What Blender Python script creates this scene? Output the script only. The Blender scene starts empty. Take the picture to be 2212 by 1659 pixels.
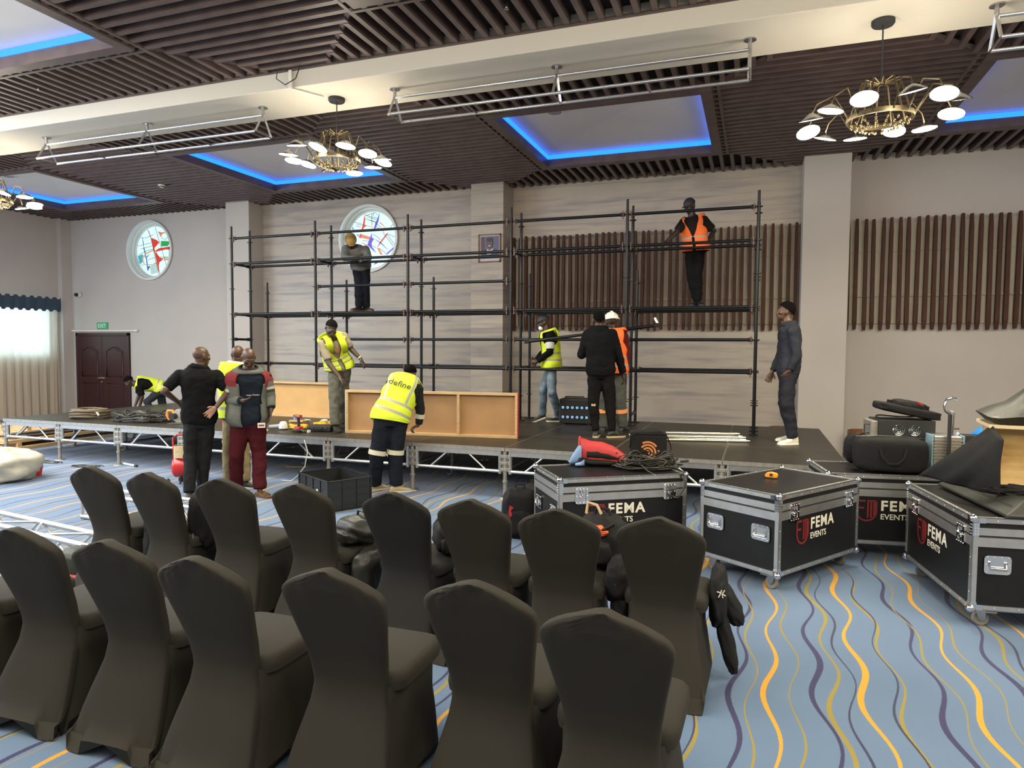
import bpy, bmesh, math, random
from mathutils import Vector as V, Matrix, noise
random.seed(7)
PI = math.pi
sc = bpy.context.scene
COL = sc.collection

# ---------------------------------------------------------------- camera, world, lights, exposure
cam = bpy.data.cameras.new('camera')
cam.sensor_fit = 'HORIZONTAL'; cam.sensor_width = 36.0
cam.lens = 36.0 * 1463.9 / 2212.0
cam.clip_start = 0.05; cam.clip_end = 200
co = bpy.data.objects.new('camera', cam); COL.objects.link(co)
YAW, PIT, ROL = 0.3442, 0.0517, 0.0062
fwd = V((-math.sin(YAW)*math.cos(PIT), math.cos(YAW)*math.cos(PIT), -math.sin(PIT)))
rt = V((math.cos(YAW), math.sin(YAW), 0)); up = rt.cross(fwd)
r2 = rt*math.cos(ROL) + up*math.sin(ROL); u2 = up*math.cos(ROL) - rt*math.sin(ROL)
M = Matrix((r2, u2, -fwd)).transposed().to_4x4(); M.translation = V((0, 0, 1.79))
co.matrix_world = M
sc.camera = co
sc.view_settings.view_transform = 'Standard'; sc.view_settings.look = 'None'
sc.view_settings.gamma = 1.0; sc.view_settings.use_curve_mapping = False
sc.view_settings.exposure = 0.40
sc.cycles.use_denoising = True
sc.cycles.max_bounces = 6; sc.cycles.diffuse_bounces = 4; sc.cycles.sample_clamp_indirect = 6.0
w = bpy.data.worlds.new('daylight'); sc.world = w; w.use_nodes = True
bg = w.node_tree.nodes['Background']
bg.inputs[0].default_value = (0.95, 0.93, 0.94, 1); bg.inputs[1].default_value = 0.3

def area(name, loc, target, sx, sy, power, colr):
    d = bpy.data.lights.new(name, 'AREA'); d.shape = 'RECTANGLE'; d.size = sx; d.size_y = sy
    d.energy = power; d.color = colr
    o = bpy.data.objects.new(name, d); COL.objects.link(o); o.location = loc
    o.rotation_euler = (V(target) - V(loc)).to_track_quat('-Z', 'Y').to_euler()
    return o
area('hall_lamps_front', (-3.5, 1.2, 4.78), (-3.2, 2.4, 0), 13, 4.5, 580, (1.0, 0.90, 0.70))
area('hall_lamps_right', (4.5, 3.0, 4.78), (1.5, 7.0, 0), 4, 4, 330, (1.0, 0.88, 0.66))
def bulb(name, loc, power, r=.45):
    d = bpy.data.lights.new(name, 'POINT'); d.energy = power; d.color = (1.0, .88, .68); d.shadow_soft_size = r
    o = bpy.data.objects.new(name, d); COL.objects.link(o); o.location = loc
for x in (-10.5, -4.9, 1.0): bulb('rear_chandelier_light', (x, .6, 4.0), 150)
area('left_window_daylight', (-16.6, 3.2, 2.8), (-9.5, 4.6, 0), 8, 1.6, 700, (0.74, 0.88, 1.0))
area('left_floor_fill', (-10.5, 4.2, 4.78), (-9.6, 5.0, 0), 6, 2.5, 420, (0.92, 0.96, 1.0))  # added fill without a real fixture, brightens the left floor more than the walls

# ---------------------------------------------------------------- materials
def mat(name, col, rough=0.6, metal=0.0, emit=None, es=0.0, var=0.0, vs=8.0, bump=0.0, bs=60.0, spec=None, stretch=None, col2=None, trans=0.0, sheen=0.0):
    m = bpy.data.materials.new(name); m.use_nodes = True
    nt = m.node_tree; N = nt.nodes; L = nt.links; b = N['Principled BSDF']
    c = (*col, 1)
    b.inputs['Base Color'].default_value = c; b.inputs['Roughness'].default_value = rough
    b.inputs['Metallic'].default_value = metal
    if spec is not None: b.inputs['Specular IOR Level'].default_value = spec
    if trans: b.inputs['Transmission Weight'].default_value = trans
    if sheen: b.inputs['Sheen Weight'].default_value = sheen
    if emit: b.inputs['Emission Color'].default_value = (*emit, 1); b.inputs['Emission Strength'].default_value = es
    tc = None
    if var or bump or col2:
        tc = N.new('ShaderNodeTexCoord'); mp = N.new('ShaderNodeMapping'); L.new(tc.outputs['Object'], mp.inputs[0])
        if stretch: mp.inputs['Scale'].default_value = stretch
    if var or col2:
        n = N.new('ShaderNodeTexNoise'); n.inputs['Scale'].default_value = vs; n.inputs['Detail'].default_value = 4
        L.new(mp.outputs[0], n.inputs['Vector'])
        r = N.new('ShaderNodeMapRange'); r.inputs[1].default_value = 0.3; r.inputs[2].default_value = 0.7
        L.new(n.outputs[0], r.inputs[0])
        mx = N.new('ShaderNodeMix'); mx.data_type = 'RGBA'
        c2 = col2 if col2 else tuple(x*(1-var) for x in col)
        mx.inputs['A'].default_value = c; mx.inputs['B'].default_value = (*c2, 1)
        L.new(r.outputs[0], mx.inputs['Factor']); L.new(mx.outputs['Result'], b.inputs['Base Color'])
    if bump:
        n2 = N.new('ShaderNodeTexNoise'); n2.inputs['Scale'].default_value = bs; n2.inputs['Detail'].default_value = 3
        L.new(mp.outputs[0], n2.inputs['Vector'])
        bp = N.new('ShaderNodeBump'); bp.inputs['Strength'].default_value = bump; bp.inputs['Distance'].default_value = 0.01
        L.new(n2.outputs[0], bp.inputs['Height']); L.new(bp.outputs[0], b.inputs['Normal'])
    return m

mWall = mat('wall_plaster', (0.53, 0.485, 0.45), 0.85, var=0.06, vs=1.3, bump=0.05, bs=90)
mWhite = mat('ceiling_white', (0.80, 0.76, 0.70), 0.9, var=0.04, vs=1)
mBeam = mat('beam_plaster', (0.62, 0.58, 0.50), 0.9, var=0.05, vs=1)
mWood = mat('dark_ceiling_wood', (0.125, 0.085, 0.080), 0.45, var=0.35, vs=5, stretch=(1, 1, 1))
mBack = mat('ceiling_void', (0.018, 0.013, 0.013), 0.9)
mSlat = mat('reddish_wood_fin', (0.085, 0.036, 0.024), 0.6, spec=0.2, var=0.4, vs=9, stretch=(3, 3, 0.4))
mRail = mat('pale_rail', (0.45, 0.40, 0.32), 0.8, var=0.1)
mBoard = mat('pale_board', (0.52, 0.47, 0.38), 0.8, var=0.12, vs=2)
mDoor = mat('dark_red_door', (0.045, 0.012, 0.014), 0.38, var=0.2, vs=6, stretch=(6, 6, 1))
mSteel = mat('brushed_steel', (0.55, 0.55, 0.56), 0.25, 1.0, var=0.15)
mChrome = mat('chrome', (0.8, 0.8, 0.8), 0.14, 1.0)
mAlu = mat('aluminium', (0.62, 0.62, 0.61), 0.36, 0.9, var=0.15, vs=14)
mAluD = mat('worn_aluminium', (0.42, 0.40, 0.36), 0.5, 0.75, var=0.3, vs=20)
mBlackPipe = mat('black_painted_steel', (0.012, 0.013, 0.016), 0.38, 0.5, var=0.3, vs=20)
mWedge = mat('scaffold_wedge', (0.20, 0.10, 0.085), 0.5, 0.4, var=0.3)
mDeck = mat('stage_board', (0.034, 0.029, 0.022), 0.42, spec=0.35, var=0.35, vs=3, bump=0.1, bs=120)
mLed = mat('blue_led', (0.0, 0.05, 0.3), 0.5, emit=(0.012, 0.14, 1.0), es=2.4)
mLamp = mat('lamp_glow', (1, 1, 1), 0.5, emit=(1.0, 0.93, 0.70), es=80.0)
mBrass = mat('aged_brass', (0.16, 0.125, 0.07), 0.4, 0.9, var=0.3)
mBlackM = mat('matt_black', (0.018, 0.018, 0.02), 0.65)
mBlackS = mat('satin_black', (0.012, 0.012, 0.013), 0.35)
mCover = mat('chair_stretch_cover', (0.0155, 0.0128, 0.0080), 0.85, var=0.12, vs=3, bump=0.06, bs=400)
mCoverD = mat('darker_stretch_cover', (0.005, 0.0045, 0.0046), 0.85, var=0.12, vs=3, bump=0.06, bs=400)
mPly = mat('black_laminate', (0.011, 0.011, 0.012), 0.42, spec=.3, var=0.25, vs=12)
mRubber = mat('grey_rubber', (0.20, 0.19, 0.17), 0.7)
mRed = mat('emblem_red', (0.20, 0.018, 0.02), 0.5)
mCream = mat('logo_white', (0.78, 0.74, 0.62), 0.5)
mPine = mat('pine_timber', (0.56, 0.38, 0.19), 0.65, var=0.25, vs=5, stretch=(1, 6, 6))
mMdf = mat('hardboard', (0.40, 0.225, 0.10), 0.75, var=0.15, vs=4)
mMdf2 = mat('hardboard_light', (0.55, 0.33, 0.13), 0.75, var=0.12, vs=4)
mRedP = mat('red_paint', (0.45, 0.025, 0.02), 0.5)

# ---------------------------------------------------------------- mesh helpers
class MB:
    def __init__(s): s.v = []; s.f = []; s.m = []
    def add(s, vs, fs, mi=0):
        o = len(s.v); s.v += [V(x) for x in vs]
        for f in fs: s.f.append([i+o for i in f]); s.m.append(mi)
        return s
    def box(s, c, d, mi=0, M=None):
        x, y, z = d[0]/2, d[1]/2, d[2]/2
        vs = [V((sx*x, sy*y, sz*z)) for sz in (-1, 1) for sy in (-1, 1) for sx in (-1, 1)]
        if M: vs = [M @ q for q in vs]
        vs = [q + V(c) for q in vs]
        return s.add(vs, [(0,2,3,1), (4,5,7,6), (0,1,5,4), (2,6,7,3), (0,4,6,2), (1,3,7,5)], mi)
    def box2(s, a, b, mi=0):
        return s.box([(a[i]+b[i])/2 for i in range(3)], [abs(b[i]-a[i]) for i in range(3)], mi)
    def path(s, pts, r, n=8, mi=0, cap=True, closed=False, e=(1, 1), refup=None):
        pts = [V(p) for p in pts]; k = len(pts)
        rs = r if isinstance(r, (list, tuple)) else [r]*k
        o = len(s.v); prev = None
        for i, p in enumerate(pts):
            if closed: t = pts[(i+1) % k] - pts[i-1]
            else: t = pts[min(i+1, k-1)] - pts[max(i-1, 0)]
            if t.length < 1e-9: t = V((0, 0, 1))
            t.normalize()
            if prev is None:
                a = V(refup) if refup else (V((0, 0, 1)) if abs(t.z) < 0.9 else V((1, 0, 0)))
            else: a = prev
            x = (a - t*a.dot(t))
            if x.length < 1e-6: x = t.orthogonal()
            x.normalize(); y = t.cross(x); prev = x
            for j in range(n):
                an = 2*PI*j/n
                s.v.append(p + x*math.cos(an)*rs[i]*e[0] + y*math.sin(an)*rs[i]*e[1])
        rng = k if closed else k-1
        for i in range(rng):
            a = o+i*n; b = o+((i+1) % k)*n
            for j in range(n):
                j2 = (j+1) % n
                s.f.append([a+j, a+j2, b+j2, b+j]); s.m.append(mi)
        if cap and not closed:
            s.f.append([o+j for j in range(n)][::-1]); s.m.append(mi)
            s.f.append([o+(k-1)*n+j for j in range(n)]); s.m.append(mi)
        return s
    def tube(s, a, b, r, r2=None, n=10, mi=0): return s.path([a, b], [r, r2 if r2 is not None else r], n, mi)
    def ell(s, c, r, M=None, nu=16, nv=10, mi=0):
        o = len(s.v); c = V(c)
        for i in range(nv+1):
            th = PI*i/nv
            for j in range(nu):
                ph = 2*PI*j/nu
                q = V((r[0]*math.sin(th)*math.cos(ph), r[1]*math.sin(th)*math.sin(ph), r[2]*math.cos(th)))
                if M: q = M @ q
                s.v.append(c+q)
        for i in range(nv):
            for j in range(nu):
                j2 = (j+1) % nu
                s.f.append([o+i*nu+j, o+(i+1)*nu+j, o+(i+1)*nu+j2, o+i*nu+j2]); s.m.append(mi)
        return s
    def lathe(s, prof, n=24, c=(0, 0, 0), mi=0, M=None):
        o = len(s.v); c = V(c)
        for (r, z) in prof:
            for j in range(n):
                q = V((r*math.cos(2*PI*j/n), r*math.sin(2*PI*j/n), z))
                if M: q = M @ q
                s.v.append(c+q)
        for i in range(len(prof)-1):
            for j in range(n):
                j2 = (j+1) % n
                s.f.append([o+i*n+j, o+i*n+j2, o+(i+1)*n+j2, o+(i+1)*n+j]); s.m.append(mi)
        return s
    def prism(s, poly, d0, d1, fn, mi=0):
        n = len(poly); vs = [fn(p[0], p[1], d0) for p in poly] + [fn(p[0], p[1], d1) for p in poly]
        fs = [list(range(n))[::-1], list(range(n, 2*n))] + [(i, (i+1) % n, n+(i+1) % n, n+i) for i in range(n)]
        return s.add(vs, fs, mi)
    def loft(s, rings, mi=0, cap=True, closed=True):
        o = len(s.v); n = len(rings[0])
        for r in rings: s.v += [V(q) for q in r]
        for i in range(len(rings)-1):
            for j in range(n if closed else n-1):
                j2 = (j+1) % n
                s.f.append([o+i*n+j, o+i*n+j2, o+(i+1)*n+j2, o+(i+1)*n+j]); s.m.append(mi)
        if cap:
            s.f.append([o+j for j in range(n)][::-1]); s.m.append(mi)
            s.f.append([o+(len(rings)-1)*n+j for j in range(n)]); s.m.append(mi)
        return s
    def mesh(s, name):
        me = bpy.data.meshes.new(name); me.from_pydata([tuple(v) for v in s.v], [], s.f)
        me.polygons.foreach_set('material_index', s.m); me.update()
        return me
    def build(s, name, mats, parent=None, smooth=None, loc=None, bevel=0, merge=False):
        me = s.mesh(name)
        for m in (mats if isinstance(mats, (list, tuple)) else [mats]): me.materials.append(m)
        if merge or bevel:
            bm = bmesh.new(); bm.from_mesh(me)
            if merge: bmesh.ops.remove_doubles(bm, verts=bm.verts, dist=1e-5)
            bmesh.ops.recalc_face_normals(bm, faces=bm.faces)
            bm.to_mesh(me); bm.free()
        if smooth is not None:
            me.polygons.foreach_set('use_smooth', [True]*len(me.polygons))
            if smooth < 180: me.set_sharp_from_angle(angle=math.radians(smooth))
        o = bpy.data.objects.new(name, me); COL.objects.link(o)
        if parent: o.parent = parent
        if loc: o.location = loc
        if bevel:
            b = o.modifiers.new('bevel', 'BEVEL'); b.width = bevel; b.segments = 2; b.limit_method = 'ANGLE'
        return o

def thing(name, label, cat, loc=(0, 0, 0), rz=0, group=None):
    o = bpy.data.objects.new(name, None); COL.objects.link(o); o.location = loc; o.rotation_euler = (0, 0, rz)
    o.empty_display_size = 0.1
    return tag(o, label, cat, group)
def tag(o, label, cat, group=None):
    o['label'] = label; o['category'] = cat
    if group: o['group'] = group
    return o
def struct(o): o['kind'] = 'structure'; return o
def kids(o): return [c for c in bpy.data.objects if c.parent == o]
def copy_tree(o, parent=None):
    c = o.copy(); COL.objects.link(c)
    if parent: c.parent = parent
    for ch in kids(o): copy_tree(ch, c)
    return c
def text(name, s, size, m, parent, M, ext=0.0006, off=0.0, align='LEFT', sx=1.0, shear=0.0):
    cu = bpy.data.curves.new(name, 'FONT'); cu.body = s; cu.size = size; cu.extrude = ext; cu.offset = off
    cu.align_x = align; cu.shear = shear; cu.resolution_u = 4
    o = bpy.data.objects.new(name, cu); COL.objects.link(o); cu.materials.append(m)
    bpy.context.view_layer.update()
    me = bpy.data.meshes.new_from_object(o); bpy.data.objects.remove(o)
    me.transform(Matrix.Diagonal((sx, 1, 1, 1)))
    o = bpy.data.objects.new(name, me); COL.objects.link(o); o.parent = parent
    o.matrix_local = M
    return o
def frame(o, x, y):   # matrix whose local x,y axes are given, at origin o
    x = V(x).normalized(); y = V(y).normalized(); z = x.cross(y)
    m = Matrix((x, y, z)).transposed().to_4x4(); m.translation = V(o); return m
def nz(p, s=1.0, k=0): return noise.noise(V(p)*s + V((k*7.3, k*3.1, k*1.7)))
# ---------------------------------------------------------------- the hall: floor
def carpet_material():
    m = bpy.data.materials.new('wavy_line_carpet'); m.use_nodes = True
    nt = m.node_tree; N = nt.nodes; L = nt.links; b = N['Principled BSDF']
    b.inputs['Roughness'].default_value = 0.95; b.inputs['Sheen Weight'].default_value = 0.15
    def mth(op, a, c=None, d=None):
        n = N.new('ShaderNodeMath'); n.operation = op
        for i, q in enumerate((a, c, d)):
            if q is None: continue
            if isinstance(q, (int, float)): n.inputs[i].default_value = q
            else: L.new(q, n.inputs[i])
        return n.outputs[0]
    tc = N.new('ShaderNodeTexCoord'); sp = N.new('ShaderNodeSeparateXYZ'); L.new(tc.outputs['Object'], sp.inputs[0])
    x, y = sp.outputs[0], sp.outputs[1]
    fz = N.new('ShaderNodeTexNoise'); fz.inputs['Scale'].default_value = 260; L.new(tc.outputs['Object'], fz.inputs['Vector'])
    fuzz = mth('MULTIPLY', mth('SUBTRACT', fz.outputs[0], 0.5), 0.014)
    big = N.new('ShaderNodeTexNoise'); big.inputs['Scale'].default_value = 1.6; L.new(tc.outputs['Object'], big.inputs['Vector'])
    base = N.new('ShaderNodeMix'); base.data_type = 'RGBA'
    base.inputs['A'].default_value = (0.088, 0.152, 0.265, 1); base.inputs['B'].default_value = (0.118, 0.19, 0.315, 1)
    L.new(big.outputs[0], base.inputs['Factor'])
    cur = base.outputs['Result']
    gr = N.new('ShaderNodeTexNoise'); gr.inputs['Scale'].default_value = 420; L.new(tc.outputs['Object'], gr.inputs['Vector'])
    navy, yel, olv, org = (0.022, 0.02, 0.09), (0.62, 0.30, 0.012), (0.27, 0.21, 0.03), (0.022, 0.025, 0.075)
    P = 0.985
    for (c, hw, colr, ph, amp, lam) in ((-0.045, .014, navy, 0.3, .036, .87), (0.005, .006, olv, 1.2, .030, .87), (0.13, .013, yel, 0.0, .034, .87),
                             (0.225, .0055, olv, 1.0, .034, .91), (0.37, .016, navy, -0.4, .038, .87), (0.435, .012, olv, 0.4, .036, .87),
                             (0.50, .007, org, 0.9, .034, .87), (0.60, .016, yel, -0.3, .036, .87), (0.745, .010, olv, 0.6, .034, .87), (0.735, .006, org, 0.2, .034, .87)):
        wv = mth('MULTIPLY', mth('SINE', mth('ADD', mth('MULTIPLY', y, 2*PI/lam), ph)), amp)
        wv = mth('ADD', wv, mth('MULTIPLY', mth('SINE', mth('ADD', mth('MULTIPLY', y, 2*PI/2.9), ph*2.3)), 0.018))
        xx = mth('ADD', mth('SUBTRACT', x, c), wv)
        d = mth('ABSOLUTE', mth('SUBTRACT', mth('FLOORED_MODULO', mth('ADD', xx, P/2), P), P/2))
        wd = mth('ADD', mth('MULTIPLY', mth('SINE', mth('ADD', mth('MULTIPLY', y, 2*PI/1.7), ph*3)), hw*0.28), hw*0.8)
        msk = mth('LESS_THAN', mth('ADD', d, fuzz), wd)
        mx = N.new('ShaderNodeMix'); mx.data_type = 'RGBA'; L.new(msk, mx.inputs['Factor']); L.new(cur, mx.inputs['A'])
        mx.inputs['B'].default_value = (*colr, 1); cur = mx.outputs['Result']
    g = N.new('ShaderNodeMix'); g.data_type = 'RGBA'; g.blend_type = 'MULTIPLY'; g.inputs['Factor'].default_value = 0.35
    L.new(cur, g.inputs['A']); L.new(gr.outputs[0], g.inputs['B']); 
    hs = N.new('ShaderNodeMix'); hs.data_type = 'RGBA'; hs.blend_type = 'MULTIPLY'; hs.inputs['Factor'].default_value = 1.0
    L.new(g.outputs['Result'], hs.inputs['A']); hs.inputs['B'].default_value = (1.15, 1.15, 1.15, 1)
    L.new(hs.outputs['Result'], b.inputs['Base Color'])
    bp = N.new('ShaderNodeBump'); bp.inputs['Strength'].default_value = 0.25; bp.inputs['Distance'].default_value = 0.004
    L.new(gr.outputs[0], bp.inputs['Height']); L.new(bp.outputs[0], b.inputs['Normal'])
    return m
WX0, WX1, YB = -17.0, 8.0, 12.9
mb = MB(); mb.box2((WX0-0.3, -4.0, -0.1), (WX1, 13.4, 0)); struct(mb.build('floor', carpet_material()))

# ---------------------------------------------------------------- back wall in bays, with pillars and round windows
def marble_material():
    m = mat('streaked_marble_cladding', (0.58, 0.52, 0.44), 0.42)
    nt = m.node_tree; N = nt.nodes; L = nt.links; b = N['Principled BSDF']
    tc = N.new('ShaderNodeTexCoord')
    def ns(scale, sx, sy, sz, det=4):
        mp = N.new('ShaderNodeMapping'); mp.inputs['Scale'].default_value = (sx, sy, sz); L.new(tc.outputs['Object'], mp.inputs[0])
        n = N.new('ShaderNodeTexNoise'); n.inputs['Scale'].default_value = scale; n.inputs['Detail'].default_value = det
        L.new(mp.outputs[0], n.inputs['Vector']); return n.outputs[0]
    def ramp(src, a, bb):
        r = N.new('ShaderNodeMapRange'); r.inputs[1].default_value = a; r.inputs[2].default_value = bb; L.new(src, r.inputs[0]); return r.outputs[0]
    def mix(f, a, bcol):
        x = N.new('ShaderNodeMix'); x.data_type = 'RGBA'; L.new(f, x.inputs['Factor'])
        if isinstance(a, tuple): x.inputs['A'].default_value = (*a, 1)
        else: L.new(a, x.inputs['A'])
        x.inputs['B'].default_value = (*bcol, 1); return x.outputs['Result']
    c = mix(ramp(ns(3.0, .35, .35, 3.2), .48, .75), (0.45, 0.392, 0.325), (0.30, 0.265, 0.265))
    c = mix(ramp(ns(1.3, .25, .25, 7.0, 6), .56, .74), c, (0.235, 0.21, 0.22))
    c = mix(ramp(ns(1.0, 1.3, 1.3, .9, 2), .55, .8), c, (0.35, 0.31, 0.28))
    L.new(c, b.inputs['Base Color'])
    return m
mMarble = marble_material()
def wall_hole(x0, x1, z0, z1, y, cx, cz, R):
    mb = MB(); n = 64; h = R+0.12
    c = [(cx+R*math.cos(2*PI*i/n), cz+R*math.sin(2*PI*i/n)) for i in range(n)]
    s = []
    for i in range(n):
        a = 2*PI*i/n; k = 1/max(abs(math.cos(a)), abs(math.sin(a))); s.append((cx+h*k*math.cos(a), cz+h*k*math.sin(a)))
    mb.add([(p[0], y, p[1]) for p in c+s], [(i, (i+1) % n, n+(i+1) % n, n+i) for i in range(n)])
    mb.add([(p[0], y, p[1]) for p in c] + [(p[0], y+0.28, p[1]) for p in c], [(i, (i+1) % n, n+(i+1) % n, n+i) for i in range(n)])
    for (a, b_, c_, d) in ((x0, cx-h, z0, z1), (cx+h, x1, z0, z1), (cx-h, cx+h, z0, cz-h), (cx-h, cx+h, cz+h, z1)):
        mb.add([(a, y, c_), (b_, y, c_), (b_, y, d), (a, y, d)], [(0, 1, 2, 3)])
    return mb
ZC = 5.14
w_a = struct(wall_hole(-17.0, -11.4, 0, ZC, YB, -14.165, 4.17, 0.715).build('wall_back_left', mWall, smooth=30))
w_b = struct(wall_hole(-10.75, -5.39, 0, ZC, YB, -7.945, 4.155, 0.71).build('wall_back_centre', [mMarble], smooth=30))
mb = MB(); mb.box2((-5.39, 12.9, 0), (-5.35, 13.35, ZC)); mb.box2((-4.8, 13.1, 0), (0.8, 13.3, ZC)); struct(mb.build('wall_back_recess', mMarble))
mb = MB(); mb.box2((1.3, 13.1, 0), (WX1, 13.3, ZC)); struct(mb.build('wall_back_right', mWall))
def pillar(nm, x0, x1, yf, m): 
    mb = MB(); mb.box2((x0, yf, 0), (x1, 13.2, ZC)); return struct(mb.build(nm, m, bevel=0.008))
pillar('wall_pillar_left', -11.4, -10.75, 12.45, mWall)
pillar('wall_pillar_centre', -5.39, -4.70, 12.55, mMarble)
pillar('wall_pillar_right', 0.70, 1.42, 12.5, mWall)
mb = MB(); mb.box2((-17.3, 7.0, 0), (-17.0, 13.2, ZC)); struct(mb.build('wall_left', mWall))
mb = MB(); mb.box2((-17.0, 12.62, 0), (-16.86, 12.95, ZC)); struct(mb.build('trim_corner', mWall))
mb = MB(); mb.box2((-16.86, 12.87, 0), (-16.72, 12.9, .07)); mb.box2((-14.86, 12.87, 0), (-11.4, 12.9, .07)); struct(mb.build('baseboard_back', mDoor))

mb = MB(); mb.box2((WX0, -4.2, 0), (WX1, -4.0, ZC)); struct(mb.build('wall_front', mWall)); mb = MB(); mb.box2((WX1, -4, 0), (WX1+.2, 13.3, ZC)); struct(mb.build('wall_right', mWall)); mb = MB(); mb.box2((-17.3, -4, 0), (-17.0, 7.0, ZC)); struct(mb.build('wall_left_near', mWall))

# round windows of drawn glass
mGlow = mat('daylit_glass', (0.3, 0.4, 0.4), 0.4, emit=(0.62, 0.86, 0.84), es=.72)
mFrameW = mat('white_window_frame', (0.72, 0.76, 0.74), 0.5)
GC = {}
def glass(c):
    if c not in GC: GC[c] = mat('coloured_glass', tuple(q*.6 for q in c), 0.4, emit=c, es=0.35)
    return GC[c]
def round_window(nm, cx, cz, R, shapes, lines, cc, rr):
    t = struct(thing(nm, '', '', (cx, YB, cz))); del t['label']; del t['category']
    mb = MB(); Rx = Matrix.Rotation(PI/2, 3, 'X')
    mb.lathe([(R+.02, .02), (R+.02, .05), (R-.03, .05), (R-.03, -.06), (R-.07, -.06), (R-.07, -.13), (R-.10, -.13), (R-.10, -.2)], 64, M=Rx)
    mb.build('window_frame', mFrameW, t, smooth=40)
    mb = MB(); n = 64; q = R-.09
    mb.add([(q*math.cos(2*PI*i/n), .17, q*math.sin(2*PI*i/n)) for i in range(n)] + [(q*math.cos(2*PI*i/n), .18, q*math.sin(2*PI*i/n)) for i in range(n)],
           [list(range(n)), list(range(n, 2*n))[::-1]] + [(i, (i+1) % n, n+(i+1) % n, n+i) for i in range(n)])
    mb.build('pane', mGlow, t)
    s = R-.1
    def uv(p):
        u, v = (p[0]-cc[0])/rr[0], (cc[1]-p[1])/rr[1]; l = math.hypot(u, v)
        if l > .985: u, v = u/l*.985, v/l*.985
        return u*s, v*s
    cols = {}
    for c, poly in shapes: cols.setdefault(c, []).append(poly)
    for c, polys in cols.items():
        mb = MB()
        for poly in polys:
            pp = [uv(p) for p in poly]
            mb.prism(pp, .160, .1695, lambda a, b, d: (a, d, b))
        mb.build('coloured_glass', glass(c), t)
    mb = MB()
    for ln in lines:
        pp = [uv(p) for p in ln]
        mb.path([(a, .158, b) for a, b in pp], .0045, 5)
    mb.build('leading', mBlackM, t)
RED, BLU, PUR, GRN, CYA, ORG, BEI = (0.85, .06, .04), (.03, .10, .55), (.16, .10, .75), (.03, .45, .10), (.10, .45, .60), (.85, .30, .15), (.75, .62, .35)
round_window('window_1', -14.165, 4.17, 0.715, [
    (CYA, [(1062, 375), (1107, 362), (1100, 440), (1075, 447)]),
    (BLU, [(1105, 200), (1113, 260), (1112, 300)]), (BLU, [(1112, 300), (1118, 300), (1140, 420), (1134, 420)]), (BLU, [(1134, 420), (1140, 420), (1146, 480), (1165, 475), (1144, 520)]),
    (BLU, [(1135, 400), (1165, 362), (1140, 385)]),
    (RED, [(1180, 215), (1225, 238), (1247, 262), (1215, 300), (1197, 320)]),
    (RED, [(1158, 145), (1178, 210), (1172, 205)]), (RED, [(1192, 300), (1199, 300), (1212, 352), (1205, 352)]),
    (RED, [(1207, 352), (1216, 352), (1250, 400), (1282, 410), (1250, 436), (1238, 470), (1245, 545), (1236, 520)]),
    (GRN, [(1262, 250), (1330, 256), (1335, 275), (1318, 300), (1265, 300)]),
    (RED, [(1200, 345), (1245, 316), (1335, 305), (1372, 342), (1300, 330), (1225, 344)]),
    (ORG, [(1238, 160), (1270, 172), (1322, 172), (1275, 186), (1262, 215), (1252, 190)]),
    (BEI, [(1098, 400), (1130, 350), (1195, 325), (1200, 335), (1140, 362), (1108, 405), (1120, 455), (1185, 460), (1260, 430), (1258, 440), (1180, 472), (1112, 462)]),
    (BEI, [(1280, 400), (1335, 398), (1345, 430), (1290, 425)]),
], [[(1150, 130), (1175, 200), (1195, 300), (1215, 430), (1242, 555)], [(1218, 120), (1240, 215), (1270, 330), (1295, 430), (1312, 500)], [(1085, 205), (1130, 215), (1200, 190)],
    [(1065, 285), (1180, 262)], [(1090, 312), (1195, 290)], [(1330, 190), (1345, 260), (1330, 330), (1330, 480)], [(1070, 365), (1150, 330), (1215, 320)], [(1150, 415), (1210, 400)],
    [(1080, 445), (1110, 470)], [(1200, 455), (1280, 425), (1350, 428)], [(1265, 218), (1300, 245), (1330, 205)], [(1225, 345), (1230, 395), (1320, 400)]] +
   [[(1165+i*1.5, 486+i*9), (1190+i*3, 474+i*9), (1226+i*.8, 462+i*10.5)] for i in range(8)],
    (1215, 342), (160, 228))
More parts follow.
